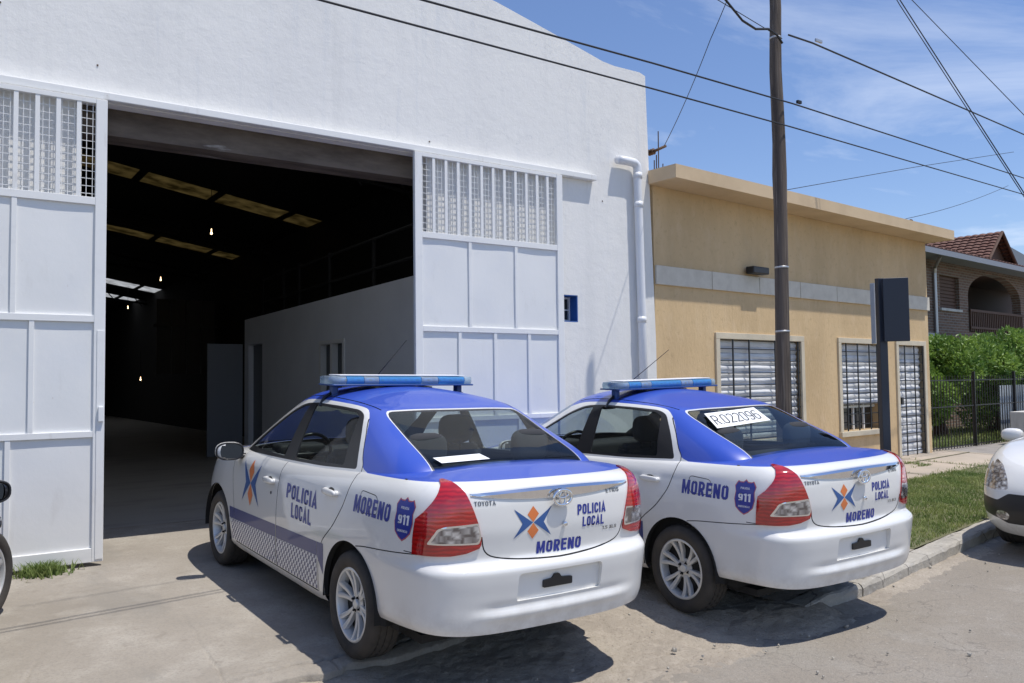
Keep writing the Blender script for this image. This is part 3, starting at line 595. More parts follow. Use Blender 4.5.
# ------------------------------------------------------------------ poles, sign, cables
pl_ = tag(empty('utility_pole', (7.58, 5.82, .05)), 'tall weathered wooden utility pole in front of the ochre house', 'pole')
bm = bmesh.new(); prof = [(0, 0, -.4), (.01, 0, 1.3), (.035, 0, 2.5), (.05, 0, 3.4), (.05, 0, 3.75), (.056, 0, 4.1), (.045, 0, 4.5), (.030, 0, 4.9), (.045, 0, 5.3), (.06, 0, 5.6), (.05, -.0, 6.6), (.06, -.0, 7.6)]
tube(bm, prof, [.085, .078, .074, .072, .078, .071, .069, .066, .063, .062, .058, .055], 20)
mk('shaft', bm, M['wood_pole'], pl_, True)
for z, r_, x in ((2.02, .082, .025), (2.72, .080, .04), (5.27, .070, .044)):
    bm = bmesh.new(); lathe(bm, [(r_-.008, z-.011), (r_-.003, z-.009), (r_-.003, z+.009), (r_-.008, z+.011)], 'z', 24, c=(x, 0, 0)); mk('band', bm, M['galv'], pl_, True)
def cable(name, pts3, r, label, sag=0, m='cable'):
    P_ = [Vector(p) for p in pts3]; out = []
    for a, b in zip(P_[:-1], P_[1:]):
        for q in range(16): t = q/16; out.append(a.lerp(b, t)-Vector((0, 0, sag*4*t*(1-t))))
    out.append(P_[-1]); bm = bmesh.new(); tube(bm, out, r*.78, 6)
    return tag(mk(name, bm, M[m], None, True), label, 'cable', 'overhead cables')
def onst(s, z, off=-.09): return (7.6+s*ex-off*ey, 5.8+s*ey+off*ex, z)
cable('overhead_cable', [onst(-14, 3.82), onst(-5.0, 4.23), onst(-2.3, 4.43), onst(.17, 4.59), onst(8.2, 4.97), onst(24, 5.6)], .011, 'black cable tied to the pole, upper of the two long parallel ones', 0)
cable('overhead_cable', [onst(-14, 3.62), onst(-5.8, 3.99), onst(-2.26, 4.195), onst(.13, 4.32), onst(8.2, 4.68), onst(24, 5.3)], .010, 'black cable passing the pole, lower of the two long parallel ones', 0)
cable('overhead_cable', [onst(.12, 5.35), onst(.65, 5.40), onst(8.3, 5.75), onst(24, 6.4)], .014, 'thick black cable from pole top running right along the street', 0)
cable('overhead_cable', [onst(-6, 5.6), onst(-1.5, 5.35), onst(-.02, 5.27)], .006, 'thin cable arriving at the pole top from the left', 0)
bm = bmesh.new(); q0 = onst(-1.6, 5.75); q1 = onst(-.02, 5.22); tube(bm, [q0, onst(-1.2, 5.42), onst(-.8, 5.25), onst(-.55, 5.23), onst(-.3, 5.30), onst(-.12, 5.28), q1], .013, 6)
tag(mk('overhead_cable', bm, M['cable'], None, True), 'looping black cable drooping into the pole top', 'cable', 'overhead cables')
bm = bmesh.new(); c_ = onst(.66, 5.405, -.16); box(bm, c_[0]-.06, c_[0]+.06, c_[1]-.012, c_[1]+.012, c_[2]-.018, c_[2]+.018, bev=.006); tag(mk('cable_clamp', bm, M['galv']), 'pale cable clamp just right of the pole top', 'clamp')
bm = bmesh.new(); c_ = onst(.17, 4.59, -.16); box(bm, c_[0]-.03, c_[0]+.04, c_[1]-.015, c_[1]+.015, c_[2]-.018, c_[2]+.018, bev=.006); tag(mk('cable_clamp', bm, M['cable']), 'dark cable clamp on the side of the wooden pole', 'clamp')
cable('overhead_cable', [(6.977-.12, 5.895-.6, 6.45), (7.0, 6.2, 5.3), (8.08, 8.02, 4.70)], .006, 'thin cable dropping to the insulator on the white wall corner', .05)
cable('overhead_cable', [(10.2, 7.1, 9.0), (11.30, 6.479, 6.94), (12.805, 5.597, 4.163), (13.4, 5.25, 3.0)], .010, 'steep cable at the right, left one of the close pair', 0)
cable('overhead_cable', [(10.3, 7.15, 9.1), (11.36, 6.52, 6.9), (12.90, 5.60, 4.05), (13.5, 5.25, 2.9)], .008, 'steep cable at the right, right one of the close pair', 0)
cable('overhead_cable', [(10.3, 7.2, 8.2), (11.442, 6.381, 6.937), (12.786, 5.546, 5.276), (14.2, 4.7, 3.6)], .007, 'steep single cable at the top right of the sky', 0)
cable('overhead_cable', [(9.6, 10.5, 4.45), (14, 10.8, 5.33), (20, 11.2, 6.75), (26, 11.6, 8.1)], .009, 'thin sloping cable above the ochre house roof', .0)
cable('overhead_cable', [(19.5, 13, 5.55), (23, 13.2, 6.1), (30, 13.6, 8.0)], .010, 'thin cable above the tiled roof at the right', .1)
sg = tag(empty('sign_post', (8.42, 5.16, .05), 0), 'dark navy sign on a square post, seen from the back', 'sign')
bm = bmesh.new(); box(bm, -.048, .048, -.03, .03, -.2, 2.575, bev=.004); o = mk('post', bm, M['navy'], sg); o.rotation_euler.z = R(-20)
bm = bmesh.new(); box(bm, -.02, .235, -.018, .018, 1.89, 2.57, bev=.006); o = mk('sign_panel', bm, M['navy'], sg); o.location = (-.02, -.06, 0); o.rotation_euler.z = R(-48)
bm = bmesh.new(); box(bm, -.010, .012, .02, .065, 1.87, 2.52, bev=.003); o = mk('sign_panel', bm, mat('grey_sign_edge', (.30, .32, .35), .5), sg); o.location = (-.11, -.02, 0); o.rotation_euler.z = R(8)
# ------------------------------------------------------------------ fence, hedge, low wall
FA = R(5); fx0, fy0 = 15.05, 8.35
fn = tag(empty('iron_fence', (fx0, fy0, .05), FA), 'tall black iron railing fence in front of the dense shrub', 'fence')
bm = bmesh.new(); n = 0; x = .02
zf = lambda s: float(zlot(15, 8.3))+.0
while x < 6.2: box(bm, x-.006, x+.006, -.006, .006, .10, 1.52); x += .125
for z in (.16, .92, 1.42): box(bm, 0, 6.2, -.010, .010, z, z+.02)
mk('railing', bm, M['black_iron'], fn)
for x in (2.0, 4.05, 6.15):
    bm = bmesh.new(); box(bm, x-.02, x+.02, -.028, .028, .0, 1.6, bev=.004); mk('post', bm, M['black_iron'], fn)
bm = bmesh.new(); box(bm, 2.95, 7.2, -.3, .0, -.2, .78, bev=.01)
lw = mk('low_wall', bm, M['blockwall'], None, False, (fx0-.1, fy0-.35, .05), FA); tag(lw, 'pale rendered low wall in front of the fence at far right', 'wall')
bm = bmesh.new()
for k in range(26): box(bm, 3.7+k*.14, 3.78+k*.14, -.0, .012, .0, 1.3); box(bm, 3.78+k*.14, 3.84+k*.14, .014, .024, .0, 1.3)
cg = mk('corrugated_gate', bm, mat('pale_corrugated', (.42, .46, .5), .5, .2), None, False, (fx0-.1, fy0+.12, .05), FA); tag(cg, 'pale corrugated sheet gate above the low wall', 'gate')
o = grid('garden_ground', np.linspace(15.0, 32, 30), np.linspace(8.4, 20, 20), lambda u, v: (u, v, .16+0*u), M['soil']); tag(o, kind='structure')
gp = [(15.2+rs.rand()*7, 8.6+rs.rand()*2.6, .165) for _ in range(9000)]
blades('garden_grass', gp, .13, .008, M['grass'], 'green garden grass behind the iron fence', 'grass')
def shrub(name, cx, cy, z0, rx, ry, h, n, label, seed, size=.085):
    r = np.random.RandomState(seed); V = []; F = []
    root = tag(empty(name, (cx, cy, z0)), label, 'shrub')
    lobes = [(r.uniform(-.7, .7)*rx, r.uniform(-.7, .7)*ry, r.uniform(.25, .86)*h, r.uniform(.28, .42)) for _ in range(26)]
    for _ in range(n):
        lx, ly, lz, lr = lobes[r.randint(len(lobes))]
        d = r.normal(size=3); d /= np.linalg.norm(d); rad = lr*(.55+.5*r.rand()**.5)
        p = np.array([lx, ly, lz])+d*rad*np.array([rx*.9, ry*.9, h*.48]); 
        if p[2] < .05: p[2] = .05+.3*r.rand()
        u = d*.4+r.normal(size=3)*.8+np.array([0, 0, .6]); u /= np.linalg.norm(u); v = np.cross(u, r.normal(size=3)); v /= np.linalg.norm(v); s = size*(.6+.8*r.rand()); k = len(V); nn = np.cross(u, v)*s*.12
        V += [p, p+u*s*.5+v*s*.28+nn, p+u*s*1.15, p+u*s*.5-v*s*.28+nn]; F += [(k, k+1, k+2, k+3)]
    mkraw('foliage', V, F, M['leaf'], root)
    bm = bmesh.new()
    for q in range(9):
        a = q*.7; lx, ly, lz, lr = lobes[q]; tube(bm, [(.15*math.cos(a), .15*math.sin(a), 0), (lx*.4, ly*.4, lz*.5), (lx, ly, lz+.2)], [.04, .025, .01], 6)
    mk('stem', bm, M['rust'], root)
shrub('dense_shrub', 18.35, 9.9, .15, 1.3, 1.0, 2.72, 20000, 'dense glossy green shrub behind the fence next to the ochre house', 3)
shrub('dense_shrub', 20.9, 10.0, .15, 1.6, 1.0, 2.5, 20000, 'lower dense green shrub behind the fence at the right edge', 4)
shrub('dense_shrub', 23.4, 10.6, .15, 1.5, 1.1, 2.3, 6000, 'green shrub in the far garden beyond the right edge', 6)
# ------------------------------------------------------------------ brick house
HA = R(6); hx, hy = 21.39, 11.865
hs = tag(empty('brick_house', (hx, hy, .05), HA), 'two storey brown brick house with red tiled roof and arched balcony', 'house')
def hpart(n, bm, m, parent=None, smooth=False): bmesh.ops.translate(bm, vec=(0, 0, -.05), verts=bm.verts); return mk(n, bm, m, parent or hs, smooth)
bm = bmesh.new(); ACX, ARX, AZ0, AZS, AZT = 4.85, 2.05, 2.8, 3.85, 4.56
box(bm, -1.2, .93, 0, .25, -.2, 4.75); box(bm, .93, 2.2, 0, .25, -.2, 3.40); box(bm, .93, 2.2, 0, .25, 4.30, 4.75); box(bm, 2.2, ACX-ARX, 0, .25, -.2, 4.75); box(bm, ACX+ARX, 12, 0, .25, -.2, 4.75); box(bm, ACX-ARX, ACX+ARX, 0, .25, -.2, AZ0)
arc = [(ACX+ARX*math.cos(a), AZS+(AZT-AZS)*math.sin(a)) for a in np.linspace(0, math.pi, 17)]
for a, b in zip(arc[:-1], arc[1:]): prism(bm, [a, b, (b[0], 4.75), (a[0], 4.75)], 0, .25)
box(bm, -1.2, -1.0, .25, 9, -.2, 4.75); box(bm, ACX-ARX-.22, ACX-ARX, .25, 1.9, -.2, 4.75)
hpart('wall', bm, M['brick'])
bm = bmesh.new(); box(bm, ACX-ARX-.2, 12, 1.9, 2.1, -.2, 4.9); hpart('balcony_back_wall', bm, M['wood_dark'])
bm = bmesh.new(); box(bm, ACX-ARX-.2, 12, .26, 1.9, 4.60, 4.66); hpart('balcony_ceiling', bm, M['wood_dark'])
bm = bmesh.new(); box(bm, ACX-ARX, 12, .25, 1.9, 2.65, 2.79); hpart('balcony_floor', bm, M['blockwall'])
bm = bmesh.new(); box(bm, .93, 2.2, .12, .16, 3.40, 4.30)
for k in range(9): box(bm, .96, 2.17, .09, .118, 3.43+k*.097, 3.50+k*.097)
wd = hpart('window', bm, M['wood_dark']); bm = bmesh.new(); box(bm, .88, 2.25, -.06, .0, 3.33, 3.398); hpart('sill', bm, M['blockwall'], wd)
bm = bmesh.new()
for k in range(30): box(bm, ACX-ARX+.03+k*.138, ACX-ARX+.085+k*.138, -.05, -.01, 2.82, 3.46)
box(bm, ACX-ARX-.02, ACX+ARX+.02, -.07, -.052, 2.9, 2.96); box(bm, ACX-ARX-.02, ACX+ARX+.02, -.07, -.052, 3.38, 3.45)
hpart('balcony_railing', bm, M['wood_dark'])
bm = bmesh.new(); box(bm, 5.0, 7.6, 1.8, 1.88, 2.8, 4.5); bd = hpart('balcony_door', bm, M['wood_dark']); bm = bmesh.new()
for k in range(5):
    for j in range(4): box(bm, 5.05+k*.16, 5.17+k*.16, 1.76, 1.79, 3.1+j*.3, 3.33+j*.3)
hpart('pane', bm, M['blockwall'], bd)
bm = bmesh.new(); tube(bm, [(-.3, -.55, 4.62), (.45, -.1, 4.45), (.5, -.06, 4.3), (.52, -.06, 0)], .045, 8); hpart('drainpipe', bm, M['galv'])
bm = bmesh.new(); box(bm, -.3, .3, -.09, -.002, -.1, 2.7); hpart('plinth', bm, M['blockwall'])
# roof with rows of tiles
def tiles(bm, o_, ux, up, wx, hy_, rows, cols):
    o_, ux, up = Vector(o_), Vector(ux).normalized(), Vector(up).normalized(); nn = ux.cross(up).normalized()
    for r_ in range(rows):
        prv = None
        for c in range(cols*4+1):
            x = wx*c/(cols*4); wv = .028*abs(math.sin(c*math.pi/4)); a = o_+ux*x+up*(hy_*r_/rows)+nn*(.05+wv); b = o_+ux*x+up*(hy_*(r_+1)/rows)+nn*(.01+wv); d = o_+ux*x+up*(hy_*r_/rows)+nn*.0
            v = [bm.verts.new(d), bm.verts.new(a), bm.verts.new(b)]
            if prv: bm.faces.new((prv[0], v[0], v[1], prv[1])); bm.faces.new((prv[1], v[1], v[2], prv[2]))
            prv = v
bm = bmesh.new(); tiles(bm, (-1.9, -.7, 4.72), (1, 0, 0), (0, 1, .36), 14, 5.2, 22, 60); 
rf = hpart('roof', bm, M['rooftile'])
bm = bmesh.new(); box(bm, -1.9, 12.1, -.74, -.66, 4.6, 4.74); box(bm, -1.9, 12.1, -.66, .0, 4.66, 4.70); hpart('gutter', bm, M['grey_leaf'])
def dormer(cx, y0, zb, wdt, ht, dp):
    bm = bmesh.new(); l = math.hypot(wdt/2, ht)
    tiles(bm, (cx-wdt/2, y0+dp, zb), (0, -1, 0), (wdt/2, 0, ht), dp, l, 9, 14); tiles(bm, (cx+wdt/2, y0, zb), (0, 1, 0), (-wdt/2, 0, ht), dp, l, 9, 14)
    d_ = hpart('dormer', bm, M['rooftile'], None); bm = bmesh.new(); prism(bm, [(cx-wdt/2+.1, zb), (cx+wdt/2-.1, zb), (cx, zb+ht-.07)], y0+.25, y0+.3); hpart('gable', bm, M['wood_dark'], d_)
    bm = bmesh.new()
    for s in (-1, 1): tube(bm, [(cx+s*wdt/2, y0-.02, zb-.02), (cx, y0-.02, zb+ht)], .05, 6)
    hpart('barge_board', bm, M['wood_dark'], d_)
dormer(7.15, .55, 5.25, 2.3, .95, 3.2); dormer(2.95, 1.6, 5.4, 2.0, .85, 2.6)
bm = bmesh.new(); prism(bm, [(0, -.2), (9, -.2), (9, 8.4), (4, 9.0), (0, 6.2)], 0, 9)
fh = mk('grey_roofed_building', bm, M['grey_roof'], None, False, (44, 22, 0), R(6)); tag(fh, 'slate grey gabled building beyond the brick house', 'building')
# tuft by the gate and small debris
tf = []
for _ in range(700):
    x = rs.normal(.73, .075); y = FY-.13-abs(rs.normal(0, .07)); tf.append((x, y, float(zlot(x, y))+.0))
blades('grass_tuft', tf, .08, .005, M['grass'], 'green grass tuft at the foot of the left gate leaf', 'grass', None)
bm = bmesh.new()
for _ in range(420):
    s = rs.uniform(-7, 6) ; d = rs.uniform(-1.9, 1.0); 
    if s > 0 and d > -.04: continue
    if rs.rand() > math.exp(-((d+.05)/.6)**2)+.12: continue
    x, y = from_k(s, d); L = lip(s)
    t = min(max((d+.35)/(float(L)+.30), 0), 1)**1.1; z = float(zroad(x, y))*(1-t)+float(zlot(x, y)-.05)*t if d > -.35 else float(zroad(x, y))
    r_ = rs.uniform(.003, .010) if rs.rand() < .95 else rs.uniform(.011, .02); g = bmesh.ops.create_icosphere(bm, subdivisions=1, radius=r_, matrix=Matrix.Translation((x, y, z+.012)))
    for v in g['verts']: v.co += Vector(rs.uniform(-.3, .3, 3))*r_
o = mk('loose_stones', bm, M['kerb']); tag(o, 'loose small stones scattered over the dusty road edge', 'stones', kind='stuff')
bm = bmesh.new(); x, y = from_k(3.25, .62); z = float(zlot(x, y))+.03
v = [bm.verts.new((x+a, y+b, z+c)) for a, b, c in ((0, 0, 0), (.09, -.02, .02), (.12, .05, .035), (.03, .06, .05))]; f = bm.faces.new(v); r_ = bmesh.ops.extrude_face_region(bm, geom=[f]); bmesh.ops.translate(bm, vec=(0, 0, .004), verts=[q for q in r_['geom'] if isinstance(q, bmesh.types.BMVert)])
tag(mk('paper_scrap', bm, M['paper']), 'crumpled white scrap lying on the lawn', 'litter')
# ------------------------------------------------------------------ car materials
def paint(name, c, rough=.35, coat=1.0):
    m = mat(name, c, rough, coat=coat, spec=.5); t = m.node_tree; p = t.nodes['Principled BSDF']   # sheet metal: outer side painted, inner side bare trim
    g = N(t, 'ShaderNodeNewGeometry'); inner = N(t, 'ShaderNodeBsdfDiffuse'); inner.inputs[0].default_value = (.10, .10, .105, 1); ms = N(t, 'ShaderNodeMixShader')
    t.links.new(g.outputs['Backfacing'], ms.inputs[0]); t.links.new(p.outputs[0], ms.inputs[1]); t.links.new(inner.outputs[0], ms.inputs[2]); t.links.new(ms.outputs[0], t.nodes['Material Output'].inputs[0]); return m
M['car_white'] = paint('white_car_paint', (.76, .755, .73)); M['car_blue'] = paint('blue_vinyl_wrap', (.032, .082, .46), .36, .4)
def roaddirt(m, c=(.30, .24, .18)):
    t = m.node_tree; p = t.nodes['Principled BSDF']; base = tuple(p.inputs['Base Color'].default_value); g = N(t, 'ShaderNodeTexCoord'); sp = N(t, 'ShaderNodeSeparateXYZ'); t.links.new(g.outputs['Object'], sp.inputs[0])
    mr = N(t, 'ShaderNodeMapRange'); mr.inputs[1].default_value = .50; mr.inputs[2].default_value = .24; mr.inputs[3].default_value = 0; mr.inputs[4].default_value = .62; t.links.new(sp.outputs[2], mr.inputs[0])
    n = N(t, 'ShaderNodeTexNoise', Scale=7.0, Detail=9, Roughness=.7); t.links.new(g.outputs['Object'], n.inputs['Vector']); r2 = N(t, 'ShaderNodeMapRange'); r2.inputs[1].default_value = .42; r2.inputs[2].default_value = .72; t.links.new(n.outputs[0], r2.inputs[0])
    mu = N(t, 'ShaderNodeMath', operation='MULTIPLY'); t.links.new(mr.outputs[0], mu.inputs[0]); t.links.new(r2.outputs[0], mu.inputs[1])
    n3 = N(t, 'ShaderNodeTexNoise', Scale=1.8, Detail=6); t.links.new(g.outputs['Object'], n3.inputs['Vector']); r3 = N(t, 'ShaderNodeMapRange'); r3.inputs[1].default_value = .5; r3.inputs[2].default_value = .8; r3.inputs[4].default_value = .10; t.links.new(n3.outputs[0], r3.inputs[0])
    ad = N(t, 'ShaderNodeMath', operation='ADD'); t.links.new(mu.outputs[0], ad.inputs[0]); t.links.new(r3.outputs[0], ad.inputs[1])
    mx_ = N(t, 'ShaderNodeMix', data_type='RGBA'); mx_.inputs[6].default_value = base; mx_.inputs[7].default_value = (*c, 1); t.links.new(ad.outputs[0], mx_.inputs[0]); t.links.new(mx_.outputs[2], p.inputs['Base Color'])
    rr = N(t, 'ShaderNodeMapRange'); rr.inputs[3].default_value = p.inputs['Roughness'].default_value; rr.inputs[4].default_value = .8; t.links.new(ad.outputs[0], rr.inputs[0]); t.links.new(rr.outputs[0], p.inputs['Roughness'])
    c1 = N(t, 'ShaderNodeMapRange'); c1.inputs[2].default_value = .5; c1.inputs[3].default_value = 1; c1.inputs[4].default_value = 0; t.links.new(ad.outputs[0], c1.inputs[0]); t.links.new(c1.outputs[0], p.inputs['Coat Weight'])
roaddirt(M['car_white']); M['car_black'] = paint('black_car_paint', (.012, .012, .014)); M['gap'] = mat('panel_gap_shade', (.03, .03, .03), .8)  # gap material: near-black painted in for the shade inside panel gaps
M['trim'] = mat('black_trim', (.018, .018, .02), .35); M['rubber'] = mat('tyre_rubber', (.030, .029, .028), .85, bump=(60, .2, 3), var=(6, .0, (.075, .065, .055)))
M['letter_metal'] = mat('badge_letter', (.16, .16, .17), .3, .7); M['mirror_dark'] = mat('mirror_glass_dark', (.07, .09, .12), .08, 1.0); M['chrome'] = mat('chrome', (.82, .82, .83), .07, 1.0); M['alloy'] = mat('alloy_rim', (.66, .67, .67), .34, .35, coat=.3); M['under'] = mat('underbody', (.015, .015, .015), .9)
M['seat'] = mat('seat_fabric', (.035, .036, .04), .9); M['dash'] = mat('dash_plastic', (.022, .023, .026), .7)
M['decal_blue'] = mat('dark_blue_vinyl', (.020, .036, .28), .4, coat=.3); M['decal_orange'] = mat('orange_vinyl', (.72, .20, .055), .4, coat=.3); M['decal_steel'] = mat('steel_blue_vinyl', (.03, .10, .30), .4, coat=.3)
M['stripe'] = mat('stripe_blue', (.045, .060, .20), .4, coat=.3); M['badge_red'] = mat('badge_outline', (.45, .10, .13), .4); M['decal_white'] = mat('white_vinyl', (.75, .75, .78), .4)
def lampred():
    m = mat('red_lamp_lens', (.42, .008, .008), .08, coat=1.0, spec=.8); t = m.node_tree; p = t.nodes['Principled BSDF']
    g = N(t, 'ShaderNodeTexCoord'); wv = N(t, 'ShaderNodeTexWave', Scale=14.0, Distortion=3.5); wv.bands_direction = 'Z'; t.links.new(g.outputs['Object'], wv.inputs['Vector'])
    v = N(t, 'ShaderNodeTexVoronoi', Scale=16.0); t.links.new(g.outputs['Object'], v.inputs['Vector'])
    mm = N(t, 'ShaderNodeMix', data_type='RGBA'); mm.inputs[6].default_value = (.32, .003, .004, 1); mm.inputs[7].default_value = (.50, .008, .008, 1); 
    mu = N(t, 'ShaderNodeMath', operation='MULTIPLY'); t.links.new(wv.outputs[1], mu.inputs[0]); t.links.new(v.outputs[0], mu.inputs[1]); mu2 = N(t, 'ShaderNodeMath', operation='MULTIPLY'); mu2.inputs[1].default_value = 1.8; mu2.use_clamp = True; t.links.new(mu.outputs[0], mu2.inputs[0])
    t.links.new(mu2.outputs[0], mm.inputs[0]); t.links.new(mm.outputs[2], p.inputs['Base Color']); b = N(t, 'ShaderNodeBump', Strength=.12, Distance=.003); t.links.new(wv.outputs[1], b.inputs['Height']); t.links.new(b.outputs[0], p.inputs['Normal'])
    p.inputs['Subsurface Weight'].default_value = 0; return m
M['lampred'] = lampred()
def lampclear():
    m = mat('clear_lamp_lens', (.6, .6, .6), .12, .6, coat=1.0); t = m.node_tree; p = t.nodes['Principled BSDF']
    g = N(t, 'ShaderNodeTexCoord'); v = N(t, 'ShaderNodeTexVoronoi', Scale=1.0, distance='CHEBYCHEV'); mp_ = N(t, 'ShaderNodeMapping'); mp_.inputs['Scale'].default_value = (18, 24, 32); t.links.new(g.outputs['Object'], mp_.inputs[0]); t.links.new(mp_.outputs[0], v.inputs['Vector'])
    r_ = N(t, 'ShaderNodeValToRGB'); r_.color_ramp.elements[0].color = (.75, .75, .76, 1); r_.color_ramp.elements[1].color = (.16, .14, .14, 1); r_.color_ramp.elements[0].position = .1; r_.color_ramp.elements[1].position = .62
    t.links.new(v.outputs['Distance'], r_.inputs[0]); t.links.new(r_.outputs[0], p.inputs['Base Color']); bu = N(t, 'ShaderNodeBump', Strength=.5, Distance=.006); t.links.new(v.outputs[0], bu.inputs['Height']); t.links.new(bu.outputs[0], p.inputs['Normal']); return m
M['lampclear'] = lampclear()
def glassmat(name, tint, op, dcol=(.05, .052, .05)):
    m = bpy.data.materials.new(name); m.use_nodes = True; t = m.node_tree; t.nodes.remove(t.nodes['Principled BSDF'])
    tr = N(t, 'ShaderNodeBsdfTransparent'); tr.inputs[0].default_value = (*tint, 1); gl = N(t, 'ShaderNodeBsdfGlossy'); gl.inputs['Roughness'].default_value = .015; gl.inputs[0].default_value = (1, 1, 1, 1)
    fr = N(t, 'ShaderNodeFresnel'); bf = N(t, 'ShaderNodeNewGeometry'); io = N(t, 'ShaderNodeMapRange'); io.inputs[3].default_value = 1.52; io.inputs[4].default_value = 1/1.52; t.links.new(bf.outputs['Backfacing'], io.inputs[0]); t.links.new(io.outputs[0], fr.inputs[0]); mu = N(t, 'ShaderNodeMath', operation='MULTIPLY'); mu.inputs[1].default_value = .72; t.links.new(fr.outputs[0], mu.inputs[0])
    df = N(t, 'ShaderNodeBsdfDiffuse'); df.inputs[0].default_value = (*dcol, 1); ms0 = N(t, 'ShaderNodeMixShader'); ms0.inputs[0].default_value = op; t.links.new(tr.outputs[0], ms0.inputs[1]); t.links.new(df.outputs[0], ms0.inputs[2])
    ms = N(t, 'ShaderNodeMixShader'); t.links.new(mu.outputs[0], ms.inputs[0]); t.links.new(ms0.outputs[0], ms.inputs[1]); t.links.new(gl.outputs[0], ms.inputs[2]); t.links.new(ms.outputs[0], t.nodes['Material Output'].inputs[0]); return m
M['glass'] = glassmat('car_glass', (.66, .74, .74), .004)
M['side_glass'] = glassmat('dusty_side_glass', (.60, .64, .62), .05, (.20, .20, .19)); M['side_glass'].node_tree.nodes['Math'].inputs[1].default_value = .38
M['lens_blue'] = glassmat('blue_beacon_lens', (.30, .68, .95), .45, (.13, .42, .78)); M['lens_clear'] = glassmat('clear_beacon_lens', (.75, .86, .92), .4, (.5, .6, .68))
M['led'] = mat('blue_led_module', (.04, .30, .72), .3, coat=.5)
def checker():
    m = mat('checker_band', (.8, .8, .8), .4, coat=.3); t = m.node_tree; p = t.nodes['Principled BSDF']; g = N(t, 'ShaderNodeTexCoord'); sp = N(t, 'ShaderNodeSeparateXYZ'); cb = N(t, 'ShaderNodeCombineXYZ')
    ad = N(t, 'ShaderNodeMath', operation='MULTIPLY_ADD'); ad.inputs[1].default_value = .35; t.links.new(g.outputs['Object'], sp.inputs[0]); t.links.new(sp.outputs[2], ad.inputs[0]); t.links.new(sp.outputs[0], ad.inputs[2])
    t.links.new(ad.outputs[0], cb.inputs[0]); t.links.new(sp.outputs[2], cb.inputs[1]); c = N(t, 'ShaderNodeTexChecker', Scale=38.0); c.inputs[1].default_value = (.74, .74, .77, 1); c.inputs[2].default_value = (.05, .06, .16, 1)
    t.links.new(cb.outputs[0], c.inputs[0]); t.links.new(c.outputs[0], p.inputs['Base Color']); return m
M['checker'] = checker(); M['bar_base'] = mat('beacon_base', (.03, .08, .25), .4)
CM = ['car_white', 'car_blue', 'gap', 'trim', 'glass', 'lampred', 'lampclear', 'chrome', 'under', 'car_black', 'side_glass']; MI = {k: i for i, k in enumerate(CM)}

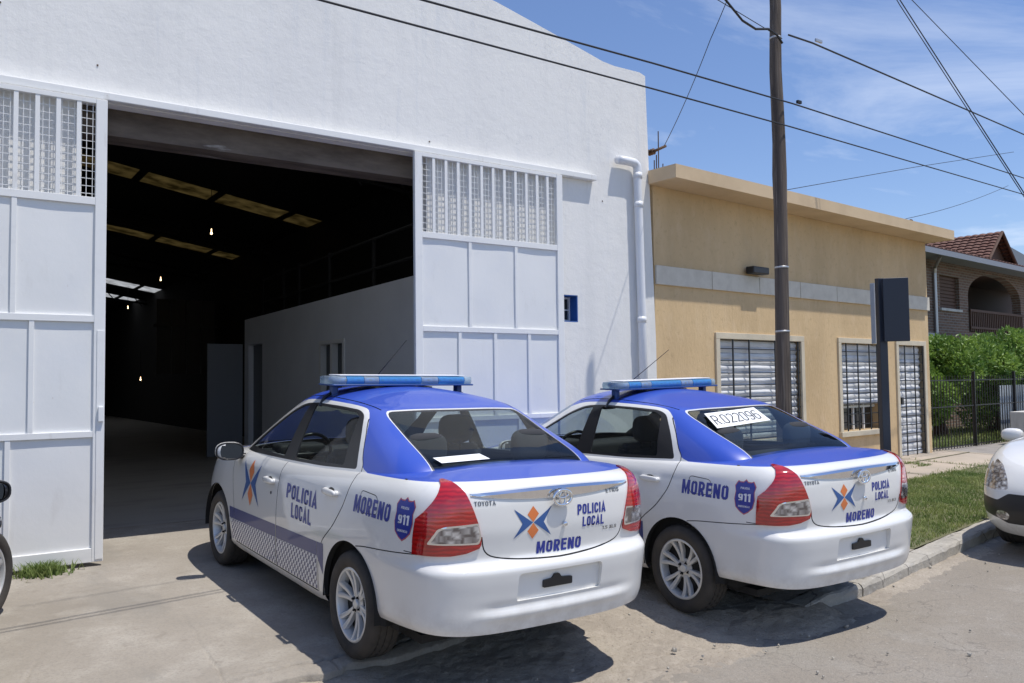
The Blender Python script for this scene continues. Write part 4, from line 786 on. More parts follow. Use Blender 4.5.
def shell(P):
    """P: dict of profiles. returns bmesh with int layers pid (0 body) and src (0 lower,1 cap,2 greenhouse)"""
    bm = bmesh.new(); src = bm.faces.layers.int.new('src'); pid = bm.faces.layers.int.new('pid')
    def loftgrid(rows, cap, s):   # rows: list of arrays (ncol,3), closed ring columns
        vs = [[bm.verts.new(p) for p in r_] for r_ in rows]; n = len(vs[0])
        for j in range(len(vs)-1):
            for i in range(n):
                f = bm.faces.new((vs[j][i], vs[j][(i+1) % n], vs[j+1][(i+1) % n], vs[j+1][i])); f[src] = s if j < cap else s+(1 if s == 0 else 0)
        return vs
    aR = np.linspace(0, 1, P.get('nr', 30)); aF = np.linspace(1, 0, P.get('nf', 30)); nS = P.get('ns', 74)
    def columns(offR, frR, LR, offF, frF, LF):
        cols = []
        a_ = np.linspace(0, 1, P.get('nr', 30)); 
        for a in a_: cols.append(('r', float(offR(a))*LR, float(frR(a))))
        for q in np.linspace(0, 1, nS)[1:-1]: cols.append(('s', q, 1.0))
        for a in a_[::-1]: cols.append(('f', float(offF(a))*LF, float(frF(a))))
        return cols
    # ---- lower
    cols = columns(*P['low_outline'])
    LR, LF = P['low_outline'][2], P['low_outline'][5]
    zb, S, XR, XF, Wz, Wx, Cc, tuck = P['zb'], P['S'], P['XR'], P['XF'], P['W'], P['Wx'], P['C'], P['tuck']
    def lowpt(c, t):
        z = .6; x = 0
        for it in range(3):
            xr, xf = float(XR(z)), float(XF(z))
            if c[0] == 'r': x = xr+c[1]
            elif c[0] == 'f': x = xf-c[1]
            else: x = (xr+LR)*(1-c[1])+(xf-LF)*c[1]
            lo = float(zb(x))+P.get('zbf', .0)*(c[2]**5 if c[0] == 'r' else 0)*.07; hi = float(S(x)); z = lo+t*(hi-lo)
        y = c[2]*float(Wz(z))*float(Wx(x)); y -= c[2]*float(tuck(t))
        if 'lip' in P: x += P['lip'](x, y, z)
        return np.array([x, y, z])
    ts = np.concatenate([np.linspace(0, 1, P.get('nt', 44))])
    half = np.array([[lowpt(c, t) for c in cols] for t in ts])          # (T, n, 3)
    caps = []
    sp0, sp1 = P['spine']
    for q in np.linspace(0, 1, 20)[1:]:
        row = []
        for i, c in enumerate(cols):
            p = half[-1][i]; sx = min(max(p[0], sp0), sp1); qq = q; x = p[0]+(sx-p[0])*qq; y = p[1]*(1-qq); h = 1-(1-qq)**P.get('cappow', 2.3)
            row.append([x, y, p[2]*(1-h)+float(Cc(x))*h])
        caps.append(row)
    skirt = half[:1].copy(); skirt[0, :, 1] *= .96; cxm = skirt[0, :, 0].mean(); skirt[0, :, 0] = cxm+(skirt[0, :, 0]-cxm)*.985; skirt[0, :, 2] += .012
    allr = np.concatenate([half, np.array(caps)]); nT = len(ts)
    for it in range(P.get('smooth', 3)):
        a = allr.copy(); a[1:-1] = (allr[:-2]+2*allr[1:-1]+allr[2:])/4; a[:, :, 1] = np.where(np.abs(allr[:, :, 1]) < 1e-6, 0, a[:, :, 1]); allr = a
    def full(rows): return [np.concatenate([r_, (r_*np.array([1, -1, 1]))[1:-1][::-1]]) for r_ in rows]
    allr = np.concatenate([skirt, allr]); loftgrid(full(allr), nT, 0)
    # ---- greenhouse
    g = P['gh']; cols = columns(*g['outline']); LR, LF = g['outline'][2], g['outline'][5]
    rows = []
    for t in np.linspace(0, 1, 34):
        row = []
        for c in cols:
            z = 1.2
            for it in range(3):
                xr, xf = float(g['XR'](z)), float(g['XF'](z)); x = xr+c[1] if c[0] == 'r' else (xf-c[1] if c[0] == 'f' else (xr+LR)*(1-c[1])+(xf-LF)*c[1])
                z = g['z0']+t*(float(g['E'](x))-g['z0'])
            row.append([x, c[2]*float(g['W'](z))*float(g['Wx'](x)), z])
        rows.append(row)
    base = rows[-1]
    for q in np.linspace(0, 1, 18)[1:]:
        row = []
        for i, p in enumerate(base):
            sx = min(max(p[0], g['spine'][0]), g['spine'][1]); x = p[0]+(sx-p[0])*q; h = 1-(1-q)**2.1
            row.append([x, p[1]*(1-q), p[2]*(1-h)+float(g['R'](x))*h])
        rows.append(row)
    rows = np.array(rows)
    for it in range(4):
        a = rows.copy(); a[1:-1] = (rows[:-2]+2*rows[1:-1]+rows[2:])/4; rows = a
    loftgrid(full(rows), 999, 2)
    bmesh.ops.remove_doubles(bm, verts=bm.verts, dist=1e-5)
    bmesh.ops.recalc_face_normals(bm, faces=bm.faces)
    return bm, src, pid
def inpoly(p, poly):
    x, y = p; c = False; j = len(poly)-1
    for i in range(len(poly)):
        xi, yi = poly[i]; xj, yj = poly[j]
        if (yi > y) != (yj > y) and x < (xj-xi)*(y-yi)/(yj-yi)+xi: c = not c
        j = i
    return c
def cut(bm, poly, ax, filt):
    a_, b_ = ax; k = 3-a_-b_; xs = [p[0] for p in poly]; ys = [p[1] for p in poly]; lo = (min(xs)-.003, min(ys)-.003); hi = (max(xs)+.003, max(ys)+.003)
    def bb(f): 
        u = [v.co[a_] for v in f.verts]; w_ = [v.co[b_] for v in f.verts]; return min(u), max(u), min(w_), max(w_)
    cand = set()
    for f in bm.faces:
        c = bb(f)
        if c[1] >= lo[0] and c[0] <= hi[0] and c[3] >= lo[1] and c[2] <= hi[1] and filt(f): cand.add(f)
    n = len(poly)
    for i in range(n):
        p, q = poly[i], poly[(i+1) % n]; d = (q[0]-p[0], q[1]-p[1]); l = math.hypot(*d)
        if l < 1e-6: continue
        co = Vector((0, 0, 0)); co[a_] = p[0]; co[b_] = p[1]; no = Vector((0, 0, 0)); no[a_] = -d[1]/l; no[b_] = d[0]/l
        e = .002; l0 = (min(p[0], q[0])-e, min(p[1], q[1])-e); h0 = (max(p[0], q[0])+e, max(p[1], q[1])+e)
        sel = []
        for f in cand:
            c = bb(f)
            if c[1] >= l0[0] and c[0] <= h0[0] and c[3] >= l0[1] and c[2] <= h0[1]: sel.append(f)
        if not sel: continue
        geom = list(set(sel) | {e_ for f in sel for e_ in f.edges} | {v for f in sel for v in f.verts})
        r_ = bmesh.ops.bisect_plane(bm, geom=geom, dist=1e-6, plane_co=co, plane_no=no)
        cand |= {g_ for g_ in r_['geom'] if isinstance(g_, bmesh.types.BMFace)}; cand = {f for f in cand if f.is_valid}
    out = []
    for f in cand:
        if not filt(f): continue
        c = f.calc_center_median()
        if inpoly((c[a_], c[b_]), poly): out.append(f)
    return out
def densify(poly, closed=True): return poly
def push(bm, faces, dist, wallmat=None, facemat=None, pid=None, vec=None):
    """extrude region by dist along average normals (negative = inward)"""
    if not faces: return []
    nrm = {}
    for f in faces:
        for v in f.verts: nrm[v] = nrm.get(v, Vector())+f.normal*f.calc_area()
    keyn = {tuple(round(c, 6) for c in v.co): n.normalized() for v, n in nrm.items()}
    before = set(bm.faces)
    r_ = bmesh.ops.extrude_face_region(bm, geom=faces); vs = [g_ for g_ in r_['geom'] if isinstance(g_, bmesh.types.BMVert)]; nf = [g_ for g_ in r_['geom'] if isinstance(g_, bmesh.types.BMFace)]
    for v in vs:
        n_ = keyn.get(tuple(round(c, 6) for c in v.co), Vector((0, 0, 1))); v.co += (vec if vec is not None else n_*dist)
    dead = [f for f in faces if f.is_valid and f not in nf]
    if dead: bmesh.ops.delete(bm, geom=dead, context='FACES_ONLY')
    walls = [f for f in bm.faces if f not in before and f not in set(nf)]
    for f in walls:
        if wallmat is not None: f.material_index = wallmat
    for f in nf:
        if facemat is not None: f.material_index = facemat
    return nf, walls
def groove(bm, pid, line, ax, filt, w_=.006, depth=.006):
    for a, b in zip(line[:-1], line[1:]):
        d = (b[0]-a[0], b[1]-a[1]); l = math.hypot(*d); n_ = (-d[1]/l*w_/2, d[0]/l*w_/2); e = (d[0]/l*.0005, d[1]/l*.0005)
        fs_ = cut(bm, [(a[0]-n_[0]-e[0], a[1]-n_[1]-e[1]), (b[0]-n_[0]+e[0], b[1]-n_[1]+e[1]), (b[0]+n_[0]+e[0], b[1]+n_[1]+e[1]), (a[0]+n_[0]-e[0], a[1]+n_[1]-e[1])], ax, filt)
        for f in fs_: f.material_index = MI['gap']; f[pid] = 99
    return []
def curve(pts, n=6):
    t = np.arange(len(pts)); fx, fy = pchip(t, [p[0] for p in pts]), pchip(t, [p[1] for p in pts]); u = np.linspace(0, len(pts)-1, (len(pts)-1)*n+1)
    return [(float(fx(a)), float(fy(a))) for a in u]
def rrect(x0, x1, y0, y1, r, n=4):
    out = []
    for cx, cy, a0 in ((x1-r, y1-r, 0), (x0+r, y1-r, 90), (x0+r, y0+r, 180), (x1-r, y0+r, 270)):
        for k in range(n+1): a = R(a0+90*k/n); out.append((cx+r*math.cos(a), cy+r*math.sin(a)))
    return out
def round_poly(poly, r, n=4):
    out = []; m = len(poly); rl = r if isinstance(r, (list, tuple)) else [r]*m
    for i in range(m):
        p0, p, p1 = Vector(poly[i-1]), Vector(poly[i]), Vector(poly[(i+1) % m]); a = (p0-p); b = (p1-p); rr = min(rl[i], a.length*.45, b.length*.45)
        if rr < 1e-4: out.append(tuple(p)); continue
        s, e = p+a.normalized()*rr, p+b.normalized()*rr
        for k in range(n+1): t = k/n; q = s*(1-t)**2+p*2*t*(1-t)+e*t*t; out.append(tuple(q))
    return out
def split_parts(bm, pid, src, names, root, skip=()):
    """names: {pid: (name, parent_key)}; makes one mesh per pid"""
    obs = {}
    for k, (nm, par) in names.items():
        b2 = bm.copy(); l = b2.faces.layers.int['pid']; dele = [f for f in b2.faces if f[l] != k]
        bmesh.ops.delete(b2, geom=dele, context='FACES')
        if not b2.faces: b2.free(); continue
        bmesh.ops.delete(b2, geom=[e for e in b2.edges if not e.link_faces], context='EDGES'); bmesh.ops.delete(b2, geom=[v for v in b2.verts if not v.link_faces], context='VERTS')
        me = bpy.data.meshes.new(nm); b2.to_mesh(me); b2.free()
        for c in CM: me.materials.append(M[c])
        me.shade_smooth(); me.set_sharp_from_angle(angle=R(38))
        o = bpy.data.objects.new(nm, me); COL.objects.link(o); o.parent = obs[par] if par in obs else root; obs[k] = o
    return obs
def wheel(root, x, y, z, side, rad=.302, rimr=.203, nsp=6, steer=0, style='pair', rimmat='alloy'):
    """side=+1 left, -1 right; built around origin, outer face at +y*side"""
    bm = bmesh.new(); wd = .092
    lathe(bm, [(.02, -.05), (rimr-.03, -.06), (rimr-.02, .02), (.07, .035), (.02, .04)], 'y', 40); wm = mk('wheel', bm, M['under'], root, True, (x, y-side*.0, z))
    wm.rotation_euler = (0, 0, (0 if side > 0 else math.pi)+steer)
    bm = bmesh.new(); prof = [(rimr, -wd), (rimr+.02, -wd-.004), (rad-.03, -wd-.006), (rad-.008, -wd+.010), (rad, -wd+.03), (rad, -.045), (rad-.008, -.043), (rad-.008, -.035), (rad, -.033), (rad, -.004), (rad-.008, -.003), (rad-.008, .003), (rad, .004), (rad, .033), (rad-.008, .035), (rad-.008, .043), (rad, .045), (rad, wd-.03), (rad-.008, wd-.012), (rad-.028, wd+.004), (rad-.045, wd+.007), (rimr+.022, wd+.003), (rimr+.010, wd-.004), (rimr+.002, wd-.014)]
    rings_ = lathe(bm, prof, 'y', 120)
    for i_, (r_, h_) in enumerate(prof):
        if r_ > rad-.001:
            for k_ in range(120):
                if (k_+(i_//2)) % 3 == 0: v_ = rings_[i_][k_]; v_.co.x *= (rad-.006)/rad; v_.co.z *= (rad-.006)/rad
    # tread blocks: lateral sipes
    o = mk('tyre', bm, M['rubber'], wm, True); o.data.set_sharp_from_angle(angle=R(40)) 
    bm = bmesh.new()
    lathe(bm, [(rimr-.012, -wd+.01), (rimr-.016, wd-.02), (rimr-.010, wd-.008), (rimr-.002, wd-.006), (rimr+.006, wd-.010), (rimr+.006, wd-.02)], 'y', 96)
    lathe(bm, [(.001, .058), (.024, .058), (.027, .055), (.028, .045), (.058, .043), (.070, .040), (.072, .0)], 'y', 48)
    for k in range(nsp):
        for s in ((-1, 1) if style == 'pair' else (0,)):
            a0 = 2*math.pi*k/nsp+.26; da = .17*s; w0, w1 = (.021, .029) if style == 'pair' else (.03, .05); nseg = 7; pr = None
            for q in range(nseg+1):
                t = q/nseg; r_ = .05+(rimr-.012-.05)*t; ww = (w0+(w1-w0)*t)/2; yy = .050+.030*t**.7-.012*math.sin(t*3.14); aa = a0+da*(.75+.35*t) if s else a0
                ca, sa = math.cos(aa), math.sin(aa); px, pz = r_*ca, r_*sa; tx, tz = -sa, ca
                ring = [(px+tx*ww*1.15, yy-.028, pz+tz*ww*1.15), (px+tx*ww, yy-.003, pz+tz*ww), (px+tx*ww*.55, yy, pz+tz*ww*.55), (px-tx*ww*.55, yy, pz-tz*ww*.55), (px-tx*ww, yy-.003, pz-tz*ww), (px-tx*ww*1.15, yy-.028, pz-tz*ww*1.15)]
                v = [bm.verts.new(p) for p in ring]
                if pr:
                    for i in range(6): bm.faces.new((pr[i], pr[(i+1) % 6], v[(i+1) % 6], v[i]))
                pr = v
    o = mk('rim', bm, M[rimmat], wm, True); o.data.set_sharp_from_angle(angle=R(40))
    for k in range(4):
        bm = bmesh.new(); a = k*math.pi/2+.5; lathe(bm, [(.012, .040), (.012, .046), (.007, .047), (.006, .060), (.001, .061)], 'y', 8, c=(.045*math.cos(a), 0, .045*math.sin(a))); mk('wheel_nut', bm, M['under'], wm)
    return wm
def blob(bm, c, s, n=2.6, mi=0, rot=None, seg=20):
    """superellipsoid"""
    def sp(v, e): return math.copysign(abs(v)**e, v)
    e = 2/n; rows = []
    for j in range(seg//2+1):
        ph = -math.pi/2+math.pi*j/(seg//2); row = []
        for i in range(seg):
            th = 2*math.pi*i/seg; p = Vector((s[0]*sp(math.cos(ph), e)*sp(math.cos(th), e), s[1]*sp(math.cos(ph), e)*sp(math.sin(th), e), s[2]*sp(math.sin(ph), e)))
            if rot: p = rot @ p
            row.append(p+Vector(c))
        rows.append(row)
    bot = bm.verts.new(rows[0][0]); topv = bm.verts.new(rows[-1][0]); vr = [[bm.verts.new(p) for p in r_] for r_ in rows[1:-1]]
    fs = []
    for i in range(seg):
        fs.append(bm.faces.new((bot, vr[0][(i+1) % seg], vr[0][i]))); fs.append(bm.faces.new((topv, vr[-1][i], vr[-1][(i+1) % seg])))
        for j in range(len(vr)-1): fs.append(bm.faces.new((vr[j][i], vr[j][(i+1) % seg], vr[j+1][(i+1) % seg], vr[j+1][i])))
    for f in fs: f.material_index = mi
    return fs
_tc = {}
def textmesh(s, bold=.0, cond=1.0, shear=0.0):
    key = (s, bold, cond, shear)
    if key not in _tc:
        cu = bpy.data.curves.new('t', 'FONT'); cu.body = s; cu.size = 1; cu.offset = bold; cu.shear = shear; cu.fill_mode = 'FRONT'; cu.resolution_u = 3; cu.space_character = 1.0+bold*2
        ob = bpy.data.objects.new('t', cu); COL.objects.link(ob); bpy.context.view_layer.update()
        me = bpy.data.meshes.new_from_object(ob.evaluated_get(bpy.context.evaluated_depsgraph_get()))
        V = np.array([v.co[:2] for v in me.vertices]); F = [tuple(p.vertices) for p in me.polygons]
        V = V-V.min(0); V = V/V.max(0); bpy.data.objects.remove(ob); bpy.data.curves.remove(cu); bpy.data.meshes.remove(me); _tc[key] = (V, F)
    return _tc[key]
def _arc(cx, cy, rx, ry, a0, a1, n=7): return [(cx+rx*math.cos(R(a0+(a1-a0)*k/n)), cy+ry*math.sin(R(a0+(a1-a0)*k/n))) for k in range(n+1)]
def _strip(pts, t, closed=False):
    n = len(pts); L_, R_ = [], []
    for i in range(n):
        a = Vector(pts[(i-1) % n] if (closed or i > 0) else pts[i]); b = Vector(pts[i]); c = Vector(pts[(i+1) % n] if (closed or i < n-1) else pts[i])
        d0 = (b-a).normalized() if (b-a).length > 1e-9 else (c-b).normalized(); d1 = (c-b).normalized() if (c-b).length > 1e-9 else d0
        m = (d0+d1); m = m.normalized() if m.length > 1e-6 else d0; k = min(1/max(m.dot(d0), .35), 2.2); nn = Vector((-m.y, m.x))*t/2*k
        L_.append(tuple(b+nn)); R_.append(tuple(b-nn))
    V = L_+R_; F = [(i, (i+1) % n, n+(i+1) % n, n+i) for i in range(n if closed else n-1)]
    return V, F
def glyph(ch, w=.50, t=.165):
    h = t/2; r = .17; x1 = w-h; y1 = 1-h; st = lambda x=h: ([(x, 0), (x, 1)], False)
    ring = [(x1, y1-r)]+_arc(x1-r, y1-r, r, r, 0, 90)[1:]+_arc(h+r, y1-r, r, r, 90, 180)+_arc(h+r, h+r, r, r, 180, 270)+_arc(x1-r, h+r, r, r, 270, 360)
    bowl = lambda yb: [(t, y1)]+_arc(x1-r, y1-r, r, r, 90, 0)+_arc(x1-r, yb+r, r, r, 0, -90)+[(t, yb)]
    D = {'I': ([st()], t), 'L': ([st(), ([(t, h), (w*.92, h)], False)], w*.94), 'O': ([(ring, True)], w), '0': ([(ring, True)], w),
         'C': ([(_arc(x1-r, y1-r, r, r, 0, 90)+_arc(h+r, y1-r, r, r, 90, 180)+_arc(h+r, h+r, r, r, 180, 270)+_arc(x1-r, h+r, r, r, 270, 360)+[(x1, .36)], False), ([(x1, .66), (x1, y1-r)], False)], w),
         'P': ([st(), (bowl(.45), False)], w), 'R': ([st(), (bowl(.47), False), ([(w*.52, .40), (w-h*.9, 0)], False)], w*1.02),
         'A': ([([(h*.9, 0), (w*.54, 1-h*.3), (w*1.08-h*.9, 0)], False), ([(w*.30, .27), (w*.80, .27)], False)], w*1.1),
         'M': ([st(), st(w*1.32-h), ([(h*1.3, .98), (w*.66, .18), (w*1.32-h*1.3, .98)], False)], w*1.34),
         'N': ([st(), st(w*1.05-h), ([(h*1.1, .97), (w*1.05-h*1.1, .03)], False)], w*1.06), 'E': ([st(), ([(t, h), (w*.93, h)], False), ([(t, .52), (w*.86, .52)], False), ([(t, y1), (w*.93, y1)], False)], w*.95),
         'T': ([([(w/2, 0), (w/2, 1-t)], False), ([(0, y1), (w, y1)], False)], w), 'Y': ([([(w/2, 0), (w/2, .45)], False), ([(h*.8, 1), (w/2, .42), (w-h*.8, 1)], False)], w),
         'S': ([([(x1, .70)]+_arc(x1-r, y1-r, r, r, 0, 90)+_arc(h+r, y1-r, r, r, 90, 180)+[(h, .68), (w*.3, .55), (w*.7, .45), (x1, .32)]+_arc(x1-r, h+r, r, r, 0, -90)+_arc(h+r, h+r, r, r, 270, 180)+[(h, .3)], False)], w),
         'G': ([(_arc(x1-r, y1-r, r, r, 0, 90)+_arc(h+r, y1-r, r, r, 90, 180)+_arc(h+r, h+r, r, r, 180, 270)+_arc(x1-r, h+r, r, r, 270, 360)+[(x1, .5)], False)], w),
         '1': ([([(w*.42, 0), (w*.42, 1)], False), ([(w*.05, .78), (w*.35, .93)], False)], w*.62), '9': ([([(x1, .5)]+ring[:1]+_arc(x1-r, y1-r, r, r, 0, 90)+_arc(h+r, y1-r, r, r, 90, 180)+_arc(h+r, .42+r, r, r, 180, 270)+[(x1-h, .42)], False), ([(x1, y1-r), (x1, h+r)]+_arc(x1-r, h+r, r, r, 0, -90)+_arc(h+r, h+r, r, r, 270, 200), False)], w),
         '6': ([([(h, .5)]+_arc(h+r, h+r, r, r, 180, 270)+_arc(x1-r, h+r, r, r, 270, 360)+_arc(x1-r, .58-r, r, r, 0, 90)+[(t, .58)], False), ([(h, h+r), (h, y1-r)]+_arc(h+r, y1-r, r, r, 180, 90)+_arc(x1-r, y1-r, r, r, 90, 20), False)], w),
         '2': ([(_arc(h+r, y1-r, r, r, 170, 90)+_arc(x1-r, y1-r, r, r, 90, 0)+[(x1, .62), (h*1.2, h), (w, h)], False)], w), '5': ([([(w, y1), (h, y1), (h, .56), (x1-r, .56)]+_arc(x1-r, .56-r, r, r, 90, 0)+_arc(x1-r, h+r, r, r, 0, -90)+[(h, h)], False)], w),
         'X': ([([(h, 0), (w-h, 1)], False), ([(h, 1), (w-h, 0)], False)], w), '.': ([([(h, 0), (h, t)], False)], t), ' ': ([], w*.5)}
    return D[ch]
def flat_text(s, x0, x1, y0, y1, bold=.165):
    V, F = [], []; x = 0; Z = []
    for ch in s:
        strokes, wd = glyph(ch, .50, bold*1.15)
        for k, (pl, cl) in enumerate(strokes):
            v, f = _strip(pl, bold*1.15, cl); o = len(V); V += [(a+x, b, .00012*k) for a, b in v]; F += [tuple(i+o for i in q) for q in f]
        x += wd+.10
    V = np.array(V); V[:, 0] = x0+V[:, 0]/(x-.10)*(x1-x0); V[:, 1] = y0+V[:, 1]*(y1-y0); return V, F
def decal(name, pieces, mapfn, bvh, dirv, root, off=.0018, step=.03, parts_mat=None):
    """pieces: list of (V2, F, matname). mapfn(u,v)->3D ray origin; dirv ray direction"""
    bm = bmesh.new(); mats = []
    exp = []
    for V, F, mn in pieces:
        if isinstance(mn, tuple):
            mn, bo = mn; V = np.array(V)
            exp.append((V, F, mn, 0))
        else: exp.append((V, F, mn, 0))
    for V, F, mn, zo in exp:
        if mn not in mats: mats.append(mn)
        vs = [bm.verts.new((float(q_[0]), float(q_[1]), float(q_[2]) if len(q_) > 2 else zo)) for q_ in V]
        for f in F:
            try: bm.faces.new([vs[i] for i in f]).material_index = mats.index(mn)
            except ValueError: pass
    xs = [v.co.x for v in bm.verts]; ys = [v.co.y for v in bm.verts]
    for k in range(int((max(xs)-min(xs))/step)+1):
        bmesh.ops.bisect_plane(bm, geom=bm.verts[:]+bm.edges[:]+bm.faces[:], plane_co=(min(xs)+k*step+.001, 0, 0), plane_no=(1, 0, 0))
    for k in range(int((max(ys)-min(ys))/step)+1):
        bmesh.ops.bisect_plane(bm, geom=bm.verts[:]+bm.edges[:]+bm.faces[:], plane_co=(0, min(ys)+k*step+.001, 0), plane_no=(0, 1, 0))
    d = Vector(dirv); miss = []
    for v in bm.verts:
        o = Vector(mapfn(v.co.x, v.co.y)); h = bvh.ray_cast(o, d)
        if h[0] is None: miss.append(v); continue
        n_ = h[1]; n_ = -n_ if n_.dot(d) > 0 else n_; v.co = h[0]+n_*(off+v.co.z)
    if miss: bmesh.ops.delete(bm, geom=miss, context='VERTS')
    o = mk(name, bm, [M[m_] for m_ in mats], root, 'keep'); return o
def poly2(pts): return np.array(pts), [tuple(range(len(pts)))]
# ------------------------------------------------------------------ police saloon
lin = lambda xs, ys: (lambda v: np.interp(v, xs, ys))
def saloon_profiles():
    P = {}
    offR, frR = pchip([0, .2, .42, .62, .78, .9, 1], [0, .009, .034, .10, .235, .55, 1]), pchip([0, .2, .42, .62, .78, .9, 1], [0, .32, .60, .82, .94, .99, 1])
    offF, frF = pchip([0, .2, .42, .62, .78, .9, 1], [0, .02, .07, .18, .37, .65, 1]), pchip([0, .2, .42, .62, .78, .9, 1], [0, .30, .56, .78, .92, .985, 1])
    P['low_outline'] = (offR, frR, .85, offF, frF, .85)
    P['zb'] = pchip([-.9, -.75, -.35, .4, .5, 2.05, 2.3, 3.0, 3.4], [.298, .298, .29, .235, .225, .225, .24, .22, .20]); P['zbf'] = .45
    P['S'] = pchip([-.9, -.78, -.6, -.3, 0, .5, 1.0, 1.6, 2.1, 2.4, 2.7, 3.0, 3.2, 3.4], [1.068, 1.068, 1.072, 1.062, 1.045, 1.02, 1.0, .985, .975, .95, .905, .845, .775, .70])
    P['XR'] = pchip([.19, .26, .29, .32, .37, .415, .44, .50, .58, .625, .642, .658, .68, .74, .83, .93, .99, 1.03, 1.055, 1.068], [-.82, -.850, -.862, -.872, -.882, -.887, -.889, -.896, -.907, -.910, -.899, -.866, -.855, -.861, -.871, -.868, -.860, -.845, -.823, -.79])
    P['XF'] = pchip([.18, .22, .3, .42, .55, .62, .7, .8, .9, 1.0], [3.24, 3.29, 3.35, 3.375, 3.38, 3.36, 3.31, 3.23, 3.12, 3.0])
    P['W'] = pchip([.2, .28, .4, .55, .66, .78, .88, .95, 1.0, 1.07], [.80, .825, .838, .842, .845, .842, .832, .818, .805, .785])
    P['Wx'] = pchip([-.9, -.5, 0, .6, 1.3, 2.3, 2.8, 3.4], [.955, .975, .992, 1.0, 1.0, .995, .975, .93])
    P['tuck'] = lambda t: .035*np.clip((t-.88)/.12, 0, 1)**2+.012*np.clip((.06-t)/.06, 0, 1)**2
    P['lip'] = lambda x, y, z: (-.016*math.exp(-((z-.392)/.026)**2)+.010*math.exp(-((z-.43)/.02)**2))*max(0, min(1, (.56-abs(y))/.16)) if x < -.5 else 0
    P['C'] = pchip([-.80, -.74, -.62, -.5, 0, 1, 2.2, 2.5, 2.8, 3.05, 3.2, 3.33], [1.072, 1.086, 1.100, 1.110, 1.10, 1.05, 1.03, 1.0, .955, .885, .815, .73])
    P['spine'] = (-.45, 2.6); P['cappow'] = 2.5; P['smooth'] = 1; P['nt'] = 60
    oR, fR = pchip([0, .25, .5, .68, .82, .92, 1], [0, .012, .06, .17, .38, .68, 1]), pchip([0, .25, .5, .68, .82, .92, 1], [0, .40, .74, .89, .965, .99, 1])
    oF, fF = pchip([0, .25, .5, .7, .85, 1], [0, .04, .16, .38, .65, 1]), pchip([0, .25, .5, .7, .85, 1], [0, .35, .68, .88, .97, 1])
    P['gh'] = dict(z0=.96, outline=(oR, fR, .62, oF, fF, .75),
        XR=pchip([.96, 1.06, 1.105, 1.25, 1.385, 1.43], [-.52, -.475, -.430, -.09, .235, .36]), XF=pchip([.96, 1.05, 1.2, 1.33, 1.44, 1.47], [2.62, 2.45, 2.17, 1.92, 1.68, 1.6]),
        W=pchip([.96, 1.0, 1.04, 1.09, 1.2, 1.3, 1.38, 1.42, 1.46], [.785, .771, .755, .735, .688, .640, .597, .565, .52]),
        Wx=pchip([-.9, 0, .6, 1.3, 1.9, 2.6], [.955, .985, 1.0, 1.0, .985, .955]),
        E=pchip([.2, .4, .7, 1.0, 1.3, 1.6, 1.8, 2.4], [1.388, 1.405, 1.425, 1.437, 1.44, 1.43, 1.42, 1.41]), R=pchip([.2, .35, .6, .9, 1.2, 1.45, 1.65, 1.8], [1.395, 1.432, 1.478, 1.505, 1.512, 1.503, 1.477, 1.445]), spine=(.75, 1.3))
    return P
def arches(bm, cx, zc, r):
    filt = lambda f: abs(f.calc_center_median().y) > .45 and f.calc_center_median().z < .8
    poly = [(cx+r*math.cos(a), zc+r*math.sin(a)) for a in np.linspace(-.6, math.pi+.6, 40)]+[(cx-r*.9, -.2), (cx+r*.9, -.2)]
    fs = cut(bm, poly, (0, 2), filt)
    bmesh.ops.delete(bm, geom=fs, context='FACES')
def arch_liner(root, cx, zc, r, m='under'):
    for s in (-1, 1):
        bm = bmesh.new(); pr = None
        for a in np.linspace(-.12, math.pi+.12, 34):
            ring = [bm.verts.new((cx+rr*math.cos(a), s*y, zc+rr*math.sin(a))) for rr, y in ((r+.004, .835), (r+.004, .80), (r+.03, .78), (r+.03, .50), (.02, .50))]
            if pr:
                for i in range(4): bm.faces.new((pr[i], ring[i], ring[i+1], pr[i+1]))
            pr = ring
        mk('wheel_arch_liner', bm, M[m], root)
